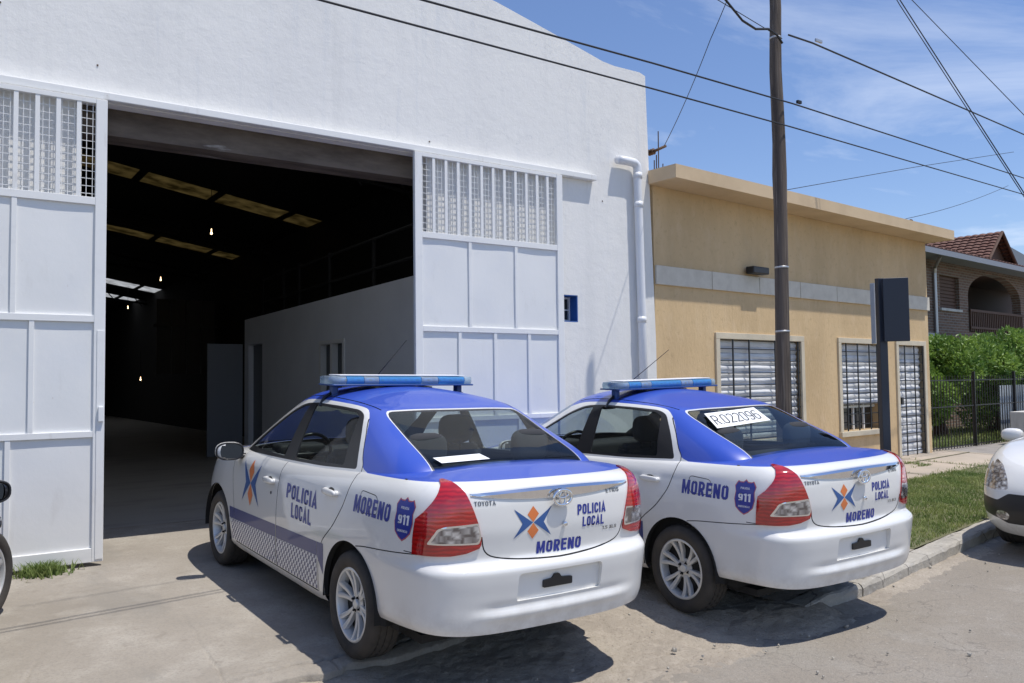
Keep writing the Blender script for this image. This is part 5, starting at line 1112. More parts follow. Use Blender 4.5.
def interior(root, hatch=False, x0=-.45, x1=2.3, belt=1.0, ytop=.70, rear_shelf=1.085):
    bm = bmesh.new(); box(bm, x0, x1+.5, -.74, .74, .26, .32); box(bm, x0, x1, .735, .75, .3, belt-.06); box(bm, x0, x1, -.75, -.735, .3, belt-.06); box(bm, x1, x1+.02, -.72, .72, .3, .9); box(bm, x0-.02, x0, -.72, .72, .3, rear_shelf-.02)
    mk('cabin_floor', bm, M['under'], root)
    bm = bmesh.new(); box(bm, x0-.12, .02, -.70, .70, rear_shelf-.05, rear_shelf-.02, bev=.01); mk('parcel_shelf', bm, M['dash'], root)
    bm = bmesh.new(); box(bm, 1.95, x1+.25, -.70, .70, .60, .97, bev=.05); box(bm, 1.9, 2.1, .18, .56, .90, 1.02, bev=.03); mk('dashboard', bm, M['dash'], root, True)
    bm = bmesh.new(); rr = Matrix.Rotation(R(-65), 3, 'Y')
    n = 28; 
    ring_pts = [Vector((1.80, .37, .95))+Matrix.Rotation(R(-25), 3, 'Y') @ Vector((0, .18*math.cos(a), .18*math.sin(a))) for a in np.linspace(0, 2*math.pi, n+1)]
    tube(bm, ring_pts, .014, 8, cap=False); tube(bm, [(1.80, .37, .95), (1.98, .37, .86)], .03, 8); box(bm, 1.785, 1.82, .20, .54, .93, .965, bev=.01); mk('steering_wheel', bm, M['trim'], root, True)
    for (x, ys, wd, hb) in ((1.0, (.36, -.36), .24, 1.10), (.12, (0,), .62, 1.06)):
        for y in ys:
            bm = bmesh.new(); box(bm, x, x+.5, y-wd, y+wd, .42, .56, bev=.04)
            v = box(bm, -.06, .08, y-wd, y+wd, 0, hb-.52, bev=0)
            vs_ = [q for q in bm.verts if q in set(v)]
            es = list({e for q in vs_ for e in q.link_edges}); r_ = bmesh.ops.bevel(bm, geom=es, offset=.04, segments=3, affect='EDGES'); nv = list({q for f in r_['faces'] for q in f.verts} | {q for q in vs_ if q.is_valid})
            bmesh.ops.rotate(bm, verts=nv, cent=(0, 0, 0), matrix=Matrix.Rotation(R(-16), 3, 'Y')); bmesh.ops.translate(bm, verts=nv, vec=(x, 0, .52))
            s = mk('seat', bm, M['seat'], root, True)
            for hy_ in ([y] if wd < .5 else [y-.38, y+.38]):
                bm = bmesh.new(); blob(bm, (x-.185, hy_, hb+.10), (.055, .135, .105), 3.2, rot=None); tube(bm, [(x-.17, hy_-.05, hb-.08), (x-.18, hy_-.05, hb+.05)], .008, 6); tube(bm, [(x-.17, hy_+.05, hb-.08), (x-.18, hy_+.05, hb+.05)], .008, 6); mk('headrest', bm, M['seat'], s, True)
    bm = bmesh.new(); blob(bm, (1.72, 0, 1.33), (.02, .11, .035), 3); mk('rear_view_mirror', bm, M['trim'], root, True)
def door_mirror(root, x, s, z, y=.80, m='car_white', tilt=0):
    bm = bmesh.new(); rot = Matrix.Rotation(R(-12*s), 3, 'Z')
    blob(bm, (x, s*(y+.115), z), (.062, .105, .068), 2.5, 0, rot); fs = [f for f in bm.faces if f.calc_center_median().x < x-.035]
    bmesh.ops.delete(bm, geom=fs, context='FACES'); blob(bm, (x+.01, s*(y+.0), z-.045), (.035, .06, .022), 2.2, 1)
    o = mk('door_mirror', bm, [M[m], M['trim']], root, True)
    bm = bmesh.new(); ring = [(math.copysign(abs(math.cos(a))**.75, math.cos(a))*.094, math.copysign(abs(math.sin(a))**.75, math.sin(a))*.06) for a in np.linspace(0, 2*math.pi, 33)[:-1]]
    v0 = [bm.verts.new(Vector((x, s*(y+.115), z))+rot @ Vector((-.034, a, b))) for a, b in ring]; bm.faces.new(v0); mk('mirror_glass', bm, M['mirror_dark'], o)
    bm = bmesh.new(); pr = [Vector((x, s*(y+.115), z))+rot @ Vector((-.038, a*1.02, b*1.02)) for a, b in ring]; tube(bm, pr+[pr[0]], .007, 6, cap=False); mk('mirror_rim', bm, M['trim'], o, True)
    return o
def handle(root, parent, x, z, s, bvh, m='car_white'):
    h = bvh.ray_cast(Vector((x, s*2, z)), Vector((0, -s, 0))); y = abs(h[0].y)
    bm = bmesh.new(); blob(bm, (x, s*(y+.022), z), (.095, .013, .020), 3.0, 0); blob(bm, (x+.075, s*(y+.008), z), (.022, .016, .018), 2.4, 0); blob(bm, (x-.075, s*(y+.008), z), (.022, .016, .018), 2.4, 0); blob(bm, (x+.01, s*(y-.006), z-.006), (.060, .010, .032), 2.0, 1)
    return mk('handle', bm, [M[m], M['gap']], parent, True)
def star(u0, v0, w_, h_):
    """four point emblem centred u0,v0"""
    L = [(-1, 1), (-.36, .10), (0, 0), (-.36, -.10), (-1, -1), (-.52, 0)]; out = []
    a, b = w_/2, h_/2
    for s in (-1, 1):
        pts = [(-s*-1*a*1.0 if 0 else s*a, b), (s*a*.12, b*.02), (s*a*.12, -b*.02), (s*a, -b), (s*a*.50, 0)]
        pts = [(s*a, b), (s*a*.02, 0), (s*a, -b), (s*a*.56, -b*.02)]
        out.append(([(u0+p[0], v0+p[1]) for p in pts], 'decal_steel'))
    for s in (-1, 1):
        out.append(([(u0, v0+s*b*1.12), (u0+a*.30, v0+s*b*.56), (u0, v0+s*b*.03), (u0-a*.30, v0+s*b*.56)], 'decal_orange'))
    return [(*poly2(p), m_) for p, m_ in out]
def tri(pts):   # safe for concave fan: split concave quad (tip0, c, tip2, inner)
    return pts
def shield(u0, v0, w_, h_, k=1.0):
    a, b = w_/2*k, h_/2*k
    pts = [(0, 1.0), (.22, .86), (.55, .86), (.72, .92), (1.0, .62), (.88, .30), (.96, -.15), (.80, -.60), (.40, -.85), (0, -1.0)]
    pts = pts+[(-x, y) for x, y in pts[-2:0:-1]]
    return [(u0+x*a, v0+y*b) for x, y in pts]
def police_car():
    P = saloon_profiles(); bm, src, pid = shell(P)
    root = empty('police_car')
    B = MI
    for f in bm.faces: f.material_index = B['car_white']
    up = lambda f: f[src] == 1
    # open the tub under the greenhouse, hide the greenhouse skirt inside
    dele = [f for f in bm.faces if f[src] == 1 and -.30 < f.calc_center_median().x < 2.25 and abs(f.calc_center_median().y) < (.56 if f.calc_center_median().x < .1 else .70)]
    bmesh.ops.delete(bm, geom=dele, context='FACES')
    low = lambda f: f[src] != 2
    gh = lambda f: f[src] == 2
    arches(bm, 0, .318, .345); arches(bm, 2.55, .318, .345)
    # --- blue wrap
    zbl = [(-1.2, 1.066), (-.70, 1.070), (-.45, 1.060)]+curve([(-.02, 1.046), (.045, 1.066), (.10, 1.13), (.18, 1.235), (.27, 1.325), (.40, 1.388), (.60, 1.405), (1.0, 1.414), (1.30, 1.405), (1.55, 1.365), (1.9, 1.205), (2.15, 1.07)], 4)+[(2.3, 1.0), (2.42, .955), (2.7, .898), (3.0, .83), (3.2, .765), (3.5, .60)]
    fs = cut(bm, zbl+[(3.5, 2.2), (-1.2, 2.2)], (0, 2), lambda f: True)
    for f in fs: f.material_index = B['car_blue']
    # --- doors
    side = lambda f: f[src] != 1 and abs(f.calc_center_median().y) > .3
    rd = curve([(.28, 1.330), (.185, 1.235), (.10, 1.125), (.055, 1.07), (.045, 1.0), (.08, .88), (.20, .73), (.375, .585), (.42, .48), (.43, .285)], 5)
    rdoor = [(1.145, 1.412), (.60, 1.400), (.42, 1.385), (.34, 1.36)]+rd+[(1.165, .285), (1.16, .60), (1.135, .9), (1.125, 1.05)]
    fdoor = [(1.145, 1.412), (1.35, 1.408), (1.58, 1.372), (1.88, 1.238), (2.12, 1.10), (2.17, .98), (2.15, .80), (2.11, .6), (2.08, .285), (1.165, .285), (1.16, .60), (1.135, .9), (1.125, 1.05)]
    def setpid(fs, l, r_):
        for f in fs: f[pid] = l if f.calc_center_median().y > 0 else r_
    setpid(cut(bm, rdoor, (0, 2), side), 3, 4); setpid(cut(bm, fdoor, (0, 2), side), 1, 2)
    for f in bm.faces:
        if f[src] == 2 and f[pid] in (1, 2, 3, 4): f[pid] += 20
    # --- bumpers, lid, bonnet
    sidelow = lambda f: f[src] == 0
    rb = [(-1.2, .66), (-.84, .70), (-.79, .735), (-.69, .716), (-.4, .685), (-.08, .64), (.2, .60), (.2, .0), (-1.2, 0)]
    for f in cut(bm, rb, (0, 2), lambda f: f[src] == 0 and f.calc_center_median().x < .05): f[pid] = 5
    fb = [(3.6, .64), (3.2, .62), (2.95, .60), (2.8, .60), (2.6, .60), (2.6, 0), (3.6, 0)]
    for f in cut(bm, fb, (0, 2), lambda f: f[src] == 0 and f.calc_center_median().x > 2.55): f[pid] = 6
    lidh = [(0, .655), (.20, .662), (.36, .680), (.43, .70), (.465, .735), (.482, .80), (.502, .87), (.527, .94), (.557, 1.021), (.572, 1.09), (.56, 1.3)]
    lid = lidh+[(-a, b) for a, b in lidh[::-1]][:-1]
    rear = lambda f: f[src] != 2 and f.calc_center_median().x < -.42
    for f in cut(bm, lid, (1, 2), rear): f[pid] = 7
    hood = [(2.30, .70), (2.5, .71), (2.9, .70), (3.12, .62), (3.25, .45), (3.31, 0)]; hood = hood+[(a, -b) for a, b in hood[::-1]][1:]
    for f in cut(bm, hood, (0, 1), lambda f: f[src] == 1 or (f[src] == 0 and f.calc_center_median().z > .70 and f.calc_center_median().x > 2.9 and f.normal.z > .5)):
        if f.calc_center_median().x > 2.3: f[pid] = 8
    # --- tail lamps
    lamp = [(.612, 1.078), (.587, 1.067), (.557, 1.021), (.527, .936), (.503, .868), (.487, .80), (.483, .765), (.492, .745), (.56, .722), (.635, .712), (.72, .712), (.80, .714), (.84, .735), (.815, .80), (.765, .883), (.708, .971), (.658, 1.042), (.635, 1.068)]
    clear0 = round_poly([(.735, .770), (.697, .846), (.664, .861), (.500, .873), (.487, .80), (.497, .766)], .012); clear = round_poly([(.722, .777), (.690, .838), (.662, .852), (.507, .864), (.495, .80), (.505, .775)], .012)
    xlim = curve([(-.640, .60), (-.645, .716), (-.650, .80), (-.655, .93), (-.65, 1.03), (-.64, 1.12)], 3)+[(-1.1, 1.12), (-1.1, .6)]
    for f in cut(bm, xlim, (0, 2), lambda f: f[src] != 2 and f.calc_center_median().x < -.4 and abs(f.calc_center_median().y) > .45): pass
    lampf = lambda f: f[src] != 2 and inpoly((f.calc_center_median().x, f.calc_center_median().z), xlim)
    for s, k in ((1, 9), (-1, 10)):
        lp = [(s*a, b) for a, b in lamp]; fs = cut(bm, lp, (1, 2), lampf)
        for f in fs: f[pid] = k; f.material_index = B['lampred']
        for f in cut(bm, [(s*a, b) for a, b in clear0], (1, 2), lambda f: f[pid] == k): f.material_index = B['chrome']
        for f in cut(bm, [(s*a, b) for a, b in clear], (1, 2), lambda f: f[pid] == k): f.material_index = B['lampclear']
        fs = [f for f in bm.faces if f[pid] == k]; nf, walls = push(bm, fs, .009)
        for f in nf: f[pid] = k
        for f in walls: f[pid] = k; f.material_index = B['lampred']
    # headlamps
    hl = round_poly([(.36, .66), (.44, .60), (.60, .61), (.76, .70), (.80, .80), (.70, .84), (.48, .75)], .03)
    for s, k in ((1, 11), (-1, 12)):
        fs = cut(bm, [(s*a, b) for a, b in hl], (1, 2), lambda f: f[src] != 2 and f.calc_center_median().x > 2.5)
        for f in fs: f[pid] = k; f.material_index = B['lampclear']
    gr = round_poly([(-.34, .56), (-.40, .66), (.40, .66), (.34, .56)], .02)
    for f in cut(bm, gr, (1, 2), lambda f: f[src] == 0 and f.calc_center_median().x > 2.9): f.material_index = B['trim']
    gr = round_poly([(-.5, .30), (-.40, .45), (.40, .45), (.5, .30)], .03)
    for f in cut(bm, gr, (1, 2), lambda f: f[src] == 0 and f.calc_center_median().x > 2.9): f.material_index = B['trim']
    # --- number plate recess
    rec = round_poly([(-.285, .455), (.285, .455), (.285, .600), (-.285, .600)], [.012, .012, .03, .03])
    fs = cut(bm, rec, (1, 2), lambda f: f[src] == 0 and f.calc_center_median().x < -.6)
    nf, walls = push(bm, fs, 0, vec=Vector((.030, 0, 0)))
    for f in nf+walls: f[pid] = 5; f.material_index = B['car_white']
    for f in nf:
        for v in f.verts:
            v.co.x = v.co.x*.45+(-.868)*.55
    # --- fuel flap
    fl = round_poly([(-.095, .965), (-.29, .955), (-.32, .86), (-.12, .845)], .035)
    leftlow = lambda f: f[src] == 0 and f.calc_center_median().y > .4
    for f in cut(bm, fl, (0, 2), leftlow): f[pid] = 13
    # --- glasshouse openings
    trimp = round_poly([(2.10, .975), (2.02, 1.035), (1.80, 1.165), (1.50, 1.315), (1.32, 1.376), (1.10, 1.392), (.70, 1.388), (.44, 1.378), (.345, 1.350), (.21, 1.21), (.11, 1.052), (.6, 1.02), (1.2, 1.0)], [.02, .05, .1, .1, .08, .1, .1, .06, .06, .1, .03, .1, .1])
    for f in cut(bm, trimp, (0, 2), lambda f: f[src] == 2 and abs(f.calc_center_median().y) > .4): f.material_index = B['trim']
    fw = round_poly([(2.0, 1.018), (1.78, 1.158), (1.50, 1.300), (1.32, 1.358), (1.20, 1.372), (1.235, 1.018)], .02)
    rw = round_poly([(1.09, 1.378), (.72, 1.374), (.46, 1.364), (.38, 1.335), (.29, 1.058), (1.045, 1.022)], .02)
    glassf = []
    for poly, l, r_ in ((fw, 14, 15), (rw, 16, 17)):
        fs = cut(bm, poly, (0, 2), lambda f: f[src] == 2 and abs(f.calc_center_median().y) > .4)
        if l == 0: continue
        nf, walls = push(bm, fs, -.010)
        for f in nf: f[pid] = l if f.calc_center_median().y > 0 else r_; f.material_index = B['side_glass']
        for f in walls: f.material_index = B['trim']; f[pid] = 0
    rgo = round_poly([(-.535, 1.0), (.535, 1.0), (.532, 1.13), (.500, 1.378), (.30, 1.386), (-.30, 1.386), (-.500, 1.378), (-.532, 1.13)], [0, 0, .05, .05, .2, .2, .05, .05])
    rgl = round_poly([(-.518, 1.02), (.518, 1.02), (.515, 1.15), (.485, 1.370), (-.485, 1.370), (-.515, 1.15)], [0, 0, .05, .04, .04, .05])
    rearg = lambda f: f[src] == 2 and f.calc_center_median().x < .5
    for f in cut(bm, rgo, (1, 2), rearg): f.material_index = B['car_white']
    rgi = [(a*.991, b-.006 if b > 1.2 else b) for a, b in rgo]
    for f in cut(bm, rgi, (1, 2), rearg): f.material_index = B['trim']; f[pid] = 18
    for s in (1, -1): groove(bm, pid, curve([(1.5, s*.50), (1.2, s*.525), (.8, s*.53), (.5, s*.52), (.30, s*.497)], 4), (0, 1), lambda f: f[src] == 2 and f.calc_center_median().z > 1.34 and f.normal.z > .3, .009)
    fs = cut(bm, rgl, (1, 2), rearg)
    for f in fs: f.material_index = B['glass']; f[pid] = 18
    wso = round_poly([(-.66, 1.0), (.66, 1.0), (.60, 1.25), (.50, 1.425), (-.50, 1.425), (-.60, 1.25)], [0, 0, .1, .07, .07, .1])
    for f in cut(bm, wso, (1, 2), lambda f: f[src] == 2 and f.calc_center_median().x > 1.6 and f.normal.x > .25): f.material_index = B['glass']; f[pid] = 19
    # --- panel gaps
    gl = []
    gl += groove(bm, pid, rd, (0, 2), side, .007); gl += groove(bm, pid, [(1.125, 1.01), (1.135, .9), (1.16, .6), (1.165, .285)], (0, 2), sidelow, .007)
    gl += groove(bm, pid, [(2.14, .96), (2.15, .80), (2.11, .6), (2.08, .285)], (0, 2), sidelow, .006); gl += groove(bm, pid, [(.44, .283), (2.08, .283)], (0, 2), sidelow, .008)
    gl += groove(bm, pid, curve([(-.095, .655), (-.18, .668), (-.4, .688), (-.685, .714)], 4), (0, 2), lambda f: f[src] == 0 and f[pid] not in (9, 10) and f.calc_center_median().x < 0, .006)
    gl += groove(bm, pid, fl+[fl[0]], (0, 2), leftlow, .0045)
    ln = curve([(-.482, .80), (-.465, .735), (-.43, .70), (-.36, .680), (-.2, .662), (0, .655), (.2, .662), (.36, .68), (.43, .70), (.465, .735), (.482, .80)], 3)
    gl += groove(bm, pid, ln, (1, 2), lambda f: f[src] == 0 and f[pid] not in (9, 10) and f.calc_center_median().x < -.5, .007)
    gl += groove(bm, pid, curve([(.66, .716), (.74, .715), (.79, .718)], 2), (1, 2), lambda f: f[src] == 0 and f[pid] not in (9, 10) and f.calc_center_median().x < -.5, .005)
    gl = [f for f in set(gl) if f.is_valid]
    bvh = BVHTree.FromBMesh(bm)
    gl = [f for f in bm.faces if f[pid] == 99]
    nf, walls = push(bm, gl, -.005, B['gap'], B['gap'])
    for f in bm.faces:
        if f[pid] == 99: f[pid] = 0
    names = {0: ('body', None), 1: ('front_door', None), 2: ('front_door', None), 3: ('rear_door', None), 4: ('rear_door', None), 5: ('rear_bumper', None), 6: ('front_bumper', None), 7: ('boot_lid', None), 8: ('bonnet', None), 9: ('tail_lamp', None), 10: ('tail_lamp', None), 11: ('headlight', None), 12: ('headlight', None), 13: ('fuel_flap', None), 21: ('window_frame', 1), 22: ('window_frame', 2), 23: ('window_frame', 3), 24: ('window_frame', 4),
             14: ('window', 1), 15: ('window', 2), 16: ('window', 3), 17: ('window', 4), 18: ('rear_window', None), 19: ('windscreen', None)}
    obs = split_parts(bm, pid, src, names, root)
    bm.free()
    # underside
    b = bmesh.new(); box(b, -.55, 3.1, -.66, .66, .21, .255); box(b, -.70, -.40, -.45, -.1, .25, .36, bev=.04); mk('underbody', b, M['under'], root)
    arch_liner(root, 0, .318, .345); arch_liner(root, 2.55, .318, .345)
    interior(root)
    for x in (0, 2.55):
        for s in (1, -1): wheel(root, x, s*.728, .302, s)
    for s in (1, -1):
        fd, rdn = obs[1 if s > 0 else 2], obs[3 if s > 0 else 4]
        handle(root, fd, 1.30, .848, s, bvh); handle(root, rdn, .27, .905, s, bvh)
        door_mirror(root, 2.0, s, .985)
        # door lock
        h = bvh.ray_cast(Vector((1.27, s*2, .765)), Vector((0, -s, 0))); b = bmesh.new(); lathe(b, [(.011, -.004), (.011, .003), (.004, .004), (.001, .001)], 'y', 12, c=(1.27, h[0].y, .765)); mk('lock', b, M['trim'], fd)
    # chrome garnish and emblem
    b = bmesh.new(); n = 44; pr = None
    for q in range(n+1):
        y = .535-1.07*q/n; t = abs(y)/.535; zt = 1.034-.008*t*t*2; zl = zt-.010-.054*(1-t**2.2)
        h = bvh.ray_cast(Vector((-2, y, (zt+zl)/2)), Vector((1, 0, 0)))[0]; h1 = bvh.ray_cast(Vector((-2, y, zt)), Vector((1, 0, 0)))[0]; h2 = bvh.ray_cast(Vector((-2, y, zl)), Vector((1, 0, 0)))[0]
        pj_ = .020*(1-t**3)+.006
        ring = [b.verts.new((h1.x+.003, y, zt+.002)), b.verts.new((h1.x-pj_*.9, y, zt)), b.verts.new((h1.x-pj_*1.25, y, zt-.008)), b.verts.new((h.x-pj_*.95, y, zt-.014)), b.verts.new((h2.x-.007, y, zl+.004)), b.verts.new((h2.x-.003, y, zl)), b.verts.new((h2.x+.003, y, zl-.001))]
        if pr:
            for i in range(6): b.faces.new((pr[i], ring[i], ring[i+1], pr[i+1]))
        pr = ring
    gn = mk('chrome_strip', b, M['chrome'], obs[7], True); gn.data.set_sharp_from_angle(angle=R(30))
    b = bmesh.new(); ex_ = -.893; ez = .972
    def ell(cy, cz, ry, rz, r_, k=28, cl=True):
        tube(b, [(ex_, cy+ry*math.cos(a), cz+rz*math.sin(a)) for a in np.linspace(0, 2*math.pi, k+1)], r_, 6, cap=False)
    ell(0, ez, .060, .041, .0085); ell(0, ez, .020, .038, .0065); ell(0, ez+.016, .038, .018, .0065)
    mk('emblem', b, M['chrome'], obs[7], True)
    b = bmesh.new(); lathe(b, [(.001, 0), (.012, 0), (.014, .004), (.014, .01)], 'z', 16)
    bmesh.ops.rotate(b, verts=b.verts, cent=(0, 0, 0), matrix=Matrix.Rotation(R(90), 3, 'Y')); bmesh.ops.translate(b, verts=b.verts, vec=(-.886, -.03, .825)); mk('lock', b, M['chrome'], obs[7], True)
    b = bmesh.new(); zz = .525; pts_ = round_poly([(-.085, zz-.025), (.11, zz-.025), (.11, zz+.015), (.05, zz+.02), (.035, zz+.042), (.005, zz+.042), (-.01, zz+.02), (-.085, zz+.015)], .008)
    v0 = [b.verts.new((-.880, y, z)) for y, z in pts_]; v1 = [b.verts.new((-.860, y, z)) for y, z in pts_]; b.faces.new(v0); b.faces.new(v1[::-1])
    for i in range(len(v0)): b.faces.new((v0[i], v1[i], v1[(i+1) % len(v0)], v0[(i+1) % len(v0)]))
    mk('plate_bracket', b, M['trim'], obs[5])
    # --- light bar
    b = bmesh.new(); box(b, .90, 1.16, -.56, .56, 1.540, 1.552, bev=.004); lb = mk('light_bar', b, M['bar_base'], root, True)
    def ovalbar(y0, y1, grow=0, mn='lens_blue', nm='beacon_lens'):
        b = bmesh.new(); cx = 1.03; prof = [(-.125, 1.553), (-.132, 1.57), (-.130, 1.59), (-.118, 1.604), (0, 1.608), (.118, 1.604), (.130, 1.59), (.132, 1.57), (.125, 1.553)]; pr = None; rings = []
        ys = np.linspace(y0, y1, 14)
        for y in ys:
            k = 1.0; e = .577-abs(y)
            if e < .10: k = math.sqrt(max(.0, 1-(1-max(e, .0)/.10)**2))*.55+.45
            rings.append([b.verts.new((cx+px*k, y, pz)) for px, pz in prof])
        for r0, r1 in zip(rings[:-1], rings[1:]):
            for i in range(len(prof)): b.faces.new((r0[i], r0[(i+1) % len(prof)], r1[(i+1) % len(prof)], r1[i]))
        b.faces.new(rings[0]); b.faces.new(rings[-1][::-1]); o = mk(nm, b, M[mn], lb, True); o.data.set_sharp_from_angle(angle=R(50))
    ovalbar(-.577, -.484, 0, 'lens_clear'); ovalbar(-.48, -.26); ovalbar(-.256, -.12, 0, 'lens_clear'); ovalbar(-.116, .216); ovalbar(.22, .33, 0, 'lens_clear'); ovalbar(.334, .46); ovalbar(.464, .577, 0, 'lens_clear')
    b = bmesh.new(); 
    box(b, .935, 1.125, -.50, .50, 1.609, 1.616, bev=.003); mk('light_bar_cover', b, M['decal_white'], lb, True)
    b = bmesh.new(); mb_ = bmesh.new()
    for k in range(11):
        y = -.46+k*.092
        for x in (.925, 1.135): blob(b, (x, y, 1.58), (.008, .036, .014), 3.5); 
        blob(mb_, (.916, y, 1.58), (.004, .012, .010), 2); 
    box(b, .95, 1.11, -.48, .48, 1.56, 1.596, bev=.006)
    mk('led_module', b, M['led'], lb, True); mk('led_reflector', mb_, M['under'], lb, True)
    for s in (1, -1):
        b = bmesh.new(); box(b, 1.0, 1.06, s*.50-.022, s*.50+.022, 1.45, 1.539, bev=.008); mk('mount', b, M['bar_base'], lb)
        b = bmesh.new(); tube(b, [(1.03, s*.50, 1.50), (1.03, s*.57, 1.455), (1.03, s*.60, 1.40)], .012, 6); mk('strap', b, M['trim'], lb)
    for s in (.17, -.20):
        b = bmesh.new(); box(b, .96, 1.10, s-.045, s+.045, 1.49, 1.534, bev=.008); mk('mount', b, M['decal_white'], lb)
    lb.location.z -= .030
    b = bmesh.new(); tube(b, [(1.50, 0, 1.49), (1.47, 0, 1.52), (1.35, 0, 1.59), (.92, 0, 1.835)], [.010, .007, .0035, .0022], 6); lathe(b, [(.001, 1.50), (.02, 1.498), (.026, 1.485), (.03, 1.475)], 'z', 12, c=(1.50, 0, 0)); mk('aerial', b, M['trim'], root, True)
    # wipers omitted at rear; seam along roof frame
    # --- livery
    WB = 'decal_blue'
    for s in (1, -1):
        md = (lambda s: lambda u, v: (-u*s, 2*s, v))(s); dv = (0, -s, 0)     # text u axis: left->right when looked at
        U = lambda xa: -xa*s
        def txt(st, xa, xb, z0, z1, bold=.03, mn=WB):  # xa = start (left edge seen), xb = end in body x
            u0, u1 = sorted((U(xa), U(xb))); V, F = flat_text(st, u0, u1, z0, z1); return (V, F, mn)
        par = obs[3 if s > 0 else 4]; parf = obs[1 if s > 0 else 2]
        decal('lettering', [txt('POLICIA', .975, .455, .775, .870, .035)], md, bvh, dv, par); decal('lettering', [txt('LOCAL', .875, .535, .660, .755, .035)], md, bvh, dv, par)
        decal('lettering', [txt('MORENO', -.045, -.445, .840, .935, .035)], md, bvh, dv, root)
        decal('star_emblem', star(U(1.71), .775, .38, .30), md, bvh, dv, parf)
        bu = U(-.565); 
        decal('shield_badge', [(*poly2(shield(bu, .875, .15, .225)), 'badge_red')], md, bvh, dv, root, off=.0012)
        decal('shield_badge', [(*poly2(shield(bu, .875, .15, .225, .93)), 'decal_blue')], md, bvh, dv, root, off=.0018)
        V, F = flat_text('911', bu-.043, bu+.043, .848, .898, .17); V2, F2 = flat_text('EMERGENCIAS', bu-.04, bu+.04, .810, .822, .13); V3, F3 = flat_text('POLICIA', bu-.032, bu+.032, .925, .938, .13)
        for V, F in ((V, F), (V2, F2), (V3, F3)): decal('shield_lettering', [(V, F, 'decal_white')], md, bvh, dv, root, off=.0024)
        # stripe and checker band: one piece per panel run between the wheel arches
        def band(x0, x1, top0, top1, bot0, bot1, mn, nm, bow=0, n=16):
            V = []; 
            for q in range(n+1): x = x0+(x1-x0)*q/n; V.append((U(x), top0+(top1-top0)*q/n-bow*math.sin(math.pi*q/n)))
            for q in range(n, -1, -1): x = x0+(x1-x0)*q/n; V.append((U(x), bot0+(bot1-bot0)*q/n))
            decal(nm, [(*poly2(V), mn)], md, bvh, dv, root, off=.0014, step=.05)
        zz = lambda x, a, b: a+(b-a)*(2.34-x)/2.0
        for xa, xb in ((2.215, 2.10), (2.095, 1.172), (1.155, .445)):
            band(xa, xb, zz(xa, .53, .585), zz(xb, .53, .585), zz(xa, .445, .50), zz(xb, .445, .50), 'stripe', 'side_stripe'); band(xa, xb, zz(xa, .443, .498), zz(xb, .443, .498), .292, .292, 'checker', 'checker_band')
        band(.44, .345, .582, .586, .50, .40, 'stripe', 'side_stripe', n=4)
    mr = lambda u, v: (-2, -u, v); dr = (1, 0, 0); T = lambda st, y0, y1, z0, z1, b_=.035, mn=WB: (*flat_text(st, -y0, -y1, z0, z1, .165 if mn == WB else .13), mn)
    for q in (T('POLICIA', -.125, -.337, .862, .919), T('LOCAL', -.163, -.325, .794, .849), T('MORENO', .143, -.162, .680, .744)): decal('lettering', [q], mr, bvh, dr, obs[7])
    decal('star_emblem', star(-.176, .850, .242, .155), mr, bvh, dr, obs[7])
    for q in (T('TOYOTA', .522, .402, .957, .980, .02, 'letter_metal'), T('ETIOS', -.344, -.452, .965, .987, .02, 'letter_metal'), T('1.5 XLS', -.318, -.430, .762, .781, .015, 'letter_metal')): decal('model_lettering', [q], mr, bvh, dr, obs[7], off=.0022)
    return root, bvh
def place(root, cx, cy, th, cz, cp, cr):
    F_ = Vector((math.cos(th), math.sin(th), cp)).normalized(); L_ = Vector((-math.sin(th), math.cos(th), cr)); L_ = (L_-F_*L_.dot(F_)).normalized(); U_ = F_.cross(L_)
    root.matrix_world = Matrix(((F_.x, L_.x, U_.x, cx), (F_.y, L_.y, U_.y, cy), (F_.z, L_.z, U_.z, cz), (0, 0, 0, 1)))
def copy_tree(o, parent=None):
    c = o.copy(); COL.objects.link(c); c.parent = parent
    for ch in list(o.children): copy_tree(ch, c)
    return c
car1, cbvh = police_car()
car2 = copy_tree(car1)
tag(car1, 'nearer white and blue police saloon facing the open gateway', 'police car', 'white and blue police saloons')
tag(car2, 'police saloon parked further right with a handwritten paper in its rear window', 'police car', 'white and blue police saloons')
place(car1, 2.7893, 4.5186, 1.5785, 0, .0364, .0093); place(car2, 5.1381, 4.2019, 1.5456, -.043, .026, -.020)
bpy.context.view_layer.update()
def paper(name, car, pts, label, text=None, tx=None):
    bm = bmesh.new(); mw = car.matrix_world; v = [bm.verts.new(mw @ Vector(p)) for p in pts]; f = bm.faces.new(v); n_ = f.normal.copy(); bm.normal_update(); n_ = f.normal.copy()
    bmesh.ops.subdivide_edges(bm, edges=bm.edges[:], cuts=5, use_grid_fill=True)
    o = mk(name, bm, M['paper']); sol = o.modifiers.new('s', 'SOLIDIFY'); sol.thickness = .0006; tag(o, label, 'paper sign')
    if text:
        a, b, d = Vector(pts[0]), Vector(pts[1]), Vector(pts[3]); ux, uy = b-a, d-a; nn = ux.cross(uy).normalized(); nn = nn if nn.x < 0 else -nn
        for (st, u0, u1, v0, v1, bold) in text:
            V, F = flat_text(st, u0, u1, v0, v1, bold); P3 = [mw @ (a+ux*float(p[0])+uy*(1-float(p[1]))+nn*(.0025+float(p[2]))) for p in V]; mkraw('lettering', P3, F, M['trim'], o)
    return o
def gx(z): return float(saloon_profiles()['gh']['XR'](z))
gl_ = lambda x: float(np.interp(x, [-.430, -.09, .235], [1.105, 1.25, 1.385]))+.008
